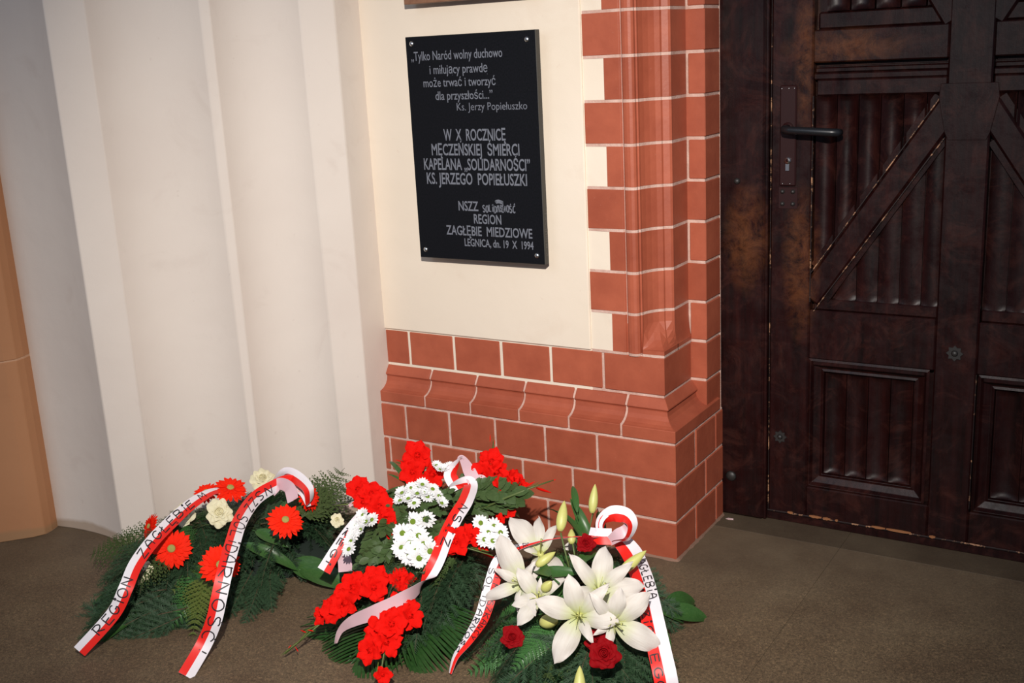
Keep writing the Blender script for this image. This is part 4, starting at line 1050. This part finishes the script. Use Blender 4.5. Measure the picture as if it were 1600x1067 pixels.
B.glad([(560, 765, .25, -.2, .3, .85), (580, 772, .25, 0, .35, .9), (592, 792, .235, .1, .3, .95), (604, 812, .21, .1, .2, .9), (615, 826, .19, .2, .1, .8), (568, 785, .235, -.3, .1, .7)], [((560, 786), .235, (520, 790), .24, 'g', .14)], [(640, 860, .12), (600, 815, .2), (560, 770, .24)])
B.glad([(712, 846, .20, -.1, .1, 1.0), (698, 852, .19, -.3, 0, .8), (735, 838, .205, .3, .3, .75), (752, 848, .19, .4, .1, .6)], [((735, 855), .18, (765, 862), .18, 'g', .22), ((750, 862), .17, (782, 876), .15, 'r', .25)], [(660, 870, .12), (710, 850, .19), (770, 868, .17)])
B.glad([(587, 905, .135, 0, .35, .85), (584, 918, .135, 0, .1, .95), (622, 905, .13, .3, .3, .75), (638, 912, .12, .4, .0, .7), (553, 918, .13, -.3, .2, .95), (540, 942, .115, -.3, .0, .95), (523, 955, .10, -.5, .0, .8), (505, 962, .085, -.6, -.1, .6)],
       [((500, 975), .07, (468, 990), .05, 'g', .16), ((485, 982), .06, (462, 1008), .04, 'g', .18), ((470, 1000), .045, (438, 1025), .02, 'g', .17), ((490, 986), .065, (480, 984), .065, 'r', .4), ((478, 988), .06, (469, 984), .06, 'r', .4), ((466, 1018), .03, (461, 1010), .04, 'r', .4), ((455, 1008), .045, (450, 1013), .04, 'r', .5)], [(640, 880, .12), (560, 925, .12), (500, 975, .07), (445, 1022, .02)])
B.glad([(640, 962, .115, .3, .05, .85), (612, 975, .115, .0, .1, .95), (622, 948, .125, .1, .5, .8), (592, 985, .10, -.3, .05, .85), (603, 1003, .085, .15, -.05, .85), (580, 1016, .075, -.4, .05, .85)],
       [((592, 1030), .05, (586, 1067), .02, 'g', .14), ((598, 1040), .045, (594, 1068), .02, 'g', .2)], [(640, 900, .12), (605, 990, .09), (592, 1070, .02)])
B.glad([(598, 1054, .045, .1, -.1, .62)], [], [(604, 1010, .06), (596, 1045, .04)], sc=.030)
B.glad([(795, 800, .2, .2, .3, .45), (780, 812, .19, .2, .2, .4)], [], [(740, 830, .15), (790, 805, .19)])
# daisies
for k, (x, y) in enumerate(((629, 833), (654, 837), (628, 856), (650, 861), (672, 861), (665, 812), (645, 815), (640, 848), (662, 850), (640, 868), (655, 872))):
    B.daisy(x, y, .215 - .02 * (y - 812) / 60 - (.01 if k > 6 else 0), .026, (x - 650) * .008, (840 - y) * .006 + (.5 if k == 5 else 0), k)
for k, (x, y) in enumerate(((628, 770), (643, 762), (660, 757), (676, 764), (652, 771), (668, 776), (638, 779), (686, 775), (625, 782), (655, 760), (690, 786), (647, 786), (663, 770))):
    B.daisy(x, y, .285 - .03 * (y - 757) / 25, .019, (x - 655) * .02, .9, k, k % 2 == 0)
for k, (x, y) in enumerate(((751, 817), (763, 832), (772, 822), (782, 832), (770, 845), (757, 843), (785, 846))): B.daisy(x, y, .225 - .02 * (y - 817) / 30, .0215, .25, .35 if k else .2, k)
for k, (x, y) in enumerate(((567, 805), (560, 818), (572, 815), (553, 832), (548, 846), (545, 858), (563, 828), (581, 812), (556, 822), (550, 838))): B.daisy(x, y, .235 - .05 * (y - 800) / 60, .020, -.7, .5, k, k % 2 == 0)
for k, (x, y) in enumerate(((682, 727), (694, 732), (703, 729), (688, 733))): B.daisy(x, y, .30, .015, .1, 1.0, k, True)
# ribbons of the middle arrangement
B.ribbon([(690, 772, .24, 120, .8), (712, 758, .265, 60, .9), (735, 756, .27, -10), (728, 782, .26, 0), (712, 808, .245, 0), (697, 838, .22, 0), (684, 872, .19, 0), (672, 895, .165, 20), (655, 918, .15, 120), (628, 937, .145, 162), (590, 955, .13, 166), (552, 970, .10, 166, .75), (532, 985, .07, 160, .4), (524, 1005, .04, 130, .25)],
         .034, -1, [('NSZZ', .27, .20, .2, .52, 1, False)], label='red and white ribbon curling to its pink underside', seed=31)
B.ribbon([(590, 792, .225, 100, .4), (566, 800, .215, 40, .5), (543, 830, .185, 15, .7), (526, 858, .155, 0, .85), (506, 892, .11, 0)], .034, 1, [('REGi', .45, .5, -.1, .42, 1, False)], label='short hanging red and white ribbon tail', seed=41)
B.ribbon([(530, 858, .145, 200), (538, 872, .13, 200), (540, 893, .10, 190)], .034, 1, label='pinkish underside of a ribbon tail')
B.ribbon([(716, 765, .255, 20, .9), (704, 742, .285, 10), (716, 722, .31, 60, .7), (722, 716, .315, 150, .5), (733, 735, .295, 170, .9), (745, 762, .26, 180)], .034, -1, label='upright ribbon bow loop', name='ribbon_loop')
B.ribbon([(738, 752, .27, 160, .8), (752, 750, .275, 170), (760, 765, .255, 190, .8), (752, 770, .25, 200, .6)], .026, -1, label='small pink bow loop', name='ribbon_loop')
B.ribbon([(600, 776, .235, 170, .4), (575, 776, .24, 175, .5), (545, 790, .235, 170, .4)], .02, -1, label='thin translucent pink ribbon end')

# ------------------------------------------------------------------ right arrangement: lilies and red roses
C = Arr('lily_arrangement', 'right arrangement of white lilies and dark red roses by the brick corner', (.0, -.46, 0))
rid = (Vector((-.07, -.38, 0)), Vector((.03, -.60, 0)))
C.foam(rid, .08, .09)
tips = [G(700, 1048, .01), G(720, 1000, .01), G(760, 940, .03), G(780, 880, .06), G(830, 830, .1), G(900, 800, .13), G(980, 850, .08), G(1050, 920, .03), G(1085, 960, .02), G(1075, 1010, .01), G(1105, 1067, .01), G(1080, 1130, .01), G(900, 1150, .01), G(740, 1120, .01), G(700, 1048, .01)]
C.mound(rid, tips, 105, firk, .13, 51, .45, .98, Lr=(.15, .22))
C.mound(rid, tips, 40, [(FRN[0], 'fern_frond'), (FRN[1], 'fern_frond'), (THU[0], 'cypress_frond')], .14, 52, .2, .8, Lr=(.13, .19))
for p0, z0, p1, z1, k in (((860, 980), .10, (720, 1050), .02, 0), ((850, 990), .10, (760, 1062), .02, 1), ((840, 970), .11, (745, 1005), .04, 0), ((830, 950), .13, (755, 965), .08, 1), ((870, 1000), .10, (820, 1080), .02, 0), ((860, 960), .13, (790, 1030), .05, 1), ((880, 1010), .1, (870, 1090), .02, 1), ((850, 940), .15, (780, 950), .12, 0)):
    C.leaf(p0, z0, p1, z1, FRN[k], 'fern_frond', label='wet glossy fern frond' if k == 0 and p1 == (720, 1050) else None)
lv = [((908, 842), .24, (866, 783), .30, 0, 1.0), ((902, 800), .28, (894, 747), .34, 1, 0), ((860, 900), .22, (800, 860), .20, 1, 0), ((905, 895), .215, (808, 890), .22, 1, 0), ((893, 890), .21, (848, 902), .2, 1, 0), ((925, 850), .2, (893, 772), .31, 1, 0), ((900, 850), .2, (905, 790), .28, 1, 0), ((900, 870), .2, (912, 900), .2, 0, 0),
      ((1035, 955), .04, (1116, 962), .01, 0, 0), ((1040, 940), .04, (1098, 935), .01, 0, 0), ((1020, 950), .06, (1085, 970), .02, 1, 0), ((1010, 960), .06, (1050, 1010), .02, 0, 0), ((920, 870), .19, (955, 880), .19, 0, 0), ((850, 990), .12, (820, 985), .12, 0, 0),
      ((890, 1010), .11, (870, 1060), .07, 0, 0), ((960, 1010), .1, (1010, 1060), .05, 0, 0), ((950, 1000), .11, (985, 1055), .06, 2, 0), ((900, 990), .12, (880, 1040), .1, 0, 0), ((930, 1030), .09, (900, 1090), .05, 2, 0), ((1000, 1010), .07, (1045, 1040), .03, 0, 0), ((880, 880), .2, (870, 930), .17, 0, 0), ((935, 800), .22, (945, 840), .2, 1, 0), ((955, 915), .14, (975, 905), .15, 0, 0), ((905, 880), .2, (935, 850), .21, 0, 0)]
for p0, z0, p1, z1, k, ro in lv: C.leaf(p0, z0, p1, z1, LEAF[k], 'broad_leaf', roll=ro, label='glossy leaf lying out on the floor' if p1 == (1116, 962) else None)
# lilies: petals are given by their angle in the picture
C.lily(935, 925, .205, [(130, 0, 1.0, 8), (80, 1, 1.0, -6), (38, 0, .95, 10), (5, 1, 1.0, 0), (-35, 2, 1.0, -4), (195, 1, .72, 14)], .1, .25, 1.0)
C.lily(905, 962, .195, [(160, 1, .98, 0), (103, 1, .92, 10), (45, 0, .95, 12), (-8, 1, .9, 8), (-62, 0, .72, 22), (-118, 1, 1.1, 0)], -.05, .0, 1.0)
C.lily(957, 972, .185, [(130, 0, .85, 14), (80, 1, .80, 14), (38, 1, 1.0, 2), (-28, 1, 1.12, -6), (-105, 0, .6, 8), (-150, 0, .5, 8)], .15, -.05, 1.0)
C.lily(845, 868, .215, [(128, 1, 1.15, 2), (92, 2, .95, 4), (60, 2, .8, 12), (170, 0, .5, 20), (-60, 1, 1.1, 10), (-100, 0, .9, 14)], -.1, .6, 1.0, close=.6)
C.lily(818, 912, .195, [(112, 1, 1.2, 4), (150, 0, .7, 14), (200, 0, .95, 0), (260, 2, .6, 6), (-60, 1, .9, 10), (50, 0, .6, 10)], -.45, .1, 1.0, close=.6)
C.lily(842, 935, .180, [(125, 1, .85, 4), (35, 2, .75, 4), (195, 1, .65, 0), (232, 1, .80, -4), (-45, 0, .5, 8), (80, 0, .5, 24)], -.1, .2, .95, close=.4)
C.lily(905, 850, .185, [(100, 0, .4, 20), (200, 1, .5, 10), (300, 1, .5, 10), (20, 0, .4, 20)], 0, .2, .9, close=.9)
C.bud((875, 830), .27, (882, 782), .325, .19); C.bud((925, 802), .27, (930, 756), .33, .17); C.bud((968, 896), .215, (1010, 860), .255, .17); C.bud((893, 850), .235, (893, 826), .26, .28)
C.bud((905, 1095), .10, (906, 1040), .155, .2, label='lily bud at the front edge'); C.bud((838, 884), .22, (868, 862), .245, .22, label='pale half-open lily bud'); C.bud((848, 922), .2, (862, 908), .225, .34); C.bud((846, 972), .15, (872, 970), .17, .3, label='striped bud with a brown tip')
C.stem([(893, 900, .18), (885, 870, .22), (876, 832, .27)]); C.stem([(915, 850, .2), (922, 820, .24), (927, 800, .27)]); C.stem([(900, 880, .2), (895, 850, .24)])
C.rose(915, 849, .24, .021, .0, .2, False, 0); C.rose(801, 996, .125, .0245, -.1, .2, False, 1); C.rose(943, 1022, .155, .031, .05, .15, False, 0); C.rose(934, 1002, .15, .026, -.1, .5, False, 1); C.rose(1005, 915, .12, .012, .5, .2, False, 0)
# ribbons of the lily arrangement
C.ribbon([(955, 832, .235, 70, .55), (930, 838, .245, 75, .35), (895, 838, .25, 80, .25), (860, 842, .25, 78, .25), (825, 850, .25, 60, .4), (797, 860, .24, 30, .7), (779, 880, .22, 0, .9), (769, 910, .19, 0, .95), (761, 940, .16, 0, .95), (751, 968, .125, 0, .9), (732, 998, .08, 15, .7), (712, 1025, .04, 40, .5), (703, 1052, .008, 60, .35)],
         .034, 1, [('WDZiĘCZNi MiESZKAŃCY', .38, .46, .5, .38, 1, False), ('NSZZ SOLiDARNOŚĆ', .37, .56, -.5, .38, 1, False)], label='red and white ribbon falling left of the lilies', seed=51, wd=.0020)
C.ribbon([(958, 838, .23, -50, .7), (972, 846, .22, -25, .9), (988, 866, .205, -5), (1002, 900, .20, 0), (1012, 935, .19, 0), (1021, 975, .17, 0), (1030, 1015, .14, 0), (1040, 1060, .10, 0), (1048, 1110, .03, 0)],
         .046, -1, [('ZAGŁĘBiA', .15, .36, .5, .36, 1, False), ('MiEDZiOWEGO', .36, .56, -.5, .34, 1, False)], label='wide red and white ribbon falling right of the lilies', seed=61, wd=.0028)
C.ribbon([(938, 835, .24, 60, .7), (940, 815, .27, 40, .8), (957, 803, .29, 10), (978, 806, .29, -15), (988, 822, .275, -50, .9), (980, 842, .25, -70, .8), (962, 846, .235, -90, .7)], .036, -1, label='red and white bow loop', name='ribbon_loop')
C.ribbon([(920, 836, .24, -10), (938, 838, .245, -10), (956, 838, .245, -15)], .036, -1, label='red and white bow knot', name='ribbon_loop')
C.ribbon([(952, 846, .235, 170, .7), (966, 836, .255, 175), (980, 828, .265, 180), (988, 812, .275, 190, .7)], .028, -1, label='pinkish underside of the bow', name='ribbon_loop')
C.ribbon([(940, 838, .24, -70, .7), (936, 820, .265, -40, .6), (942, 806, .285, -20, .6), (955, 797, .295, 20, .6)], .03, 1, label='red back loop of the bow', name='ribbon_loop')
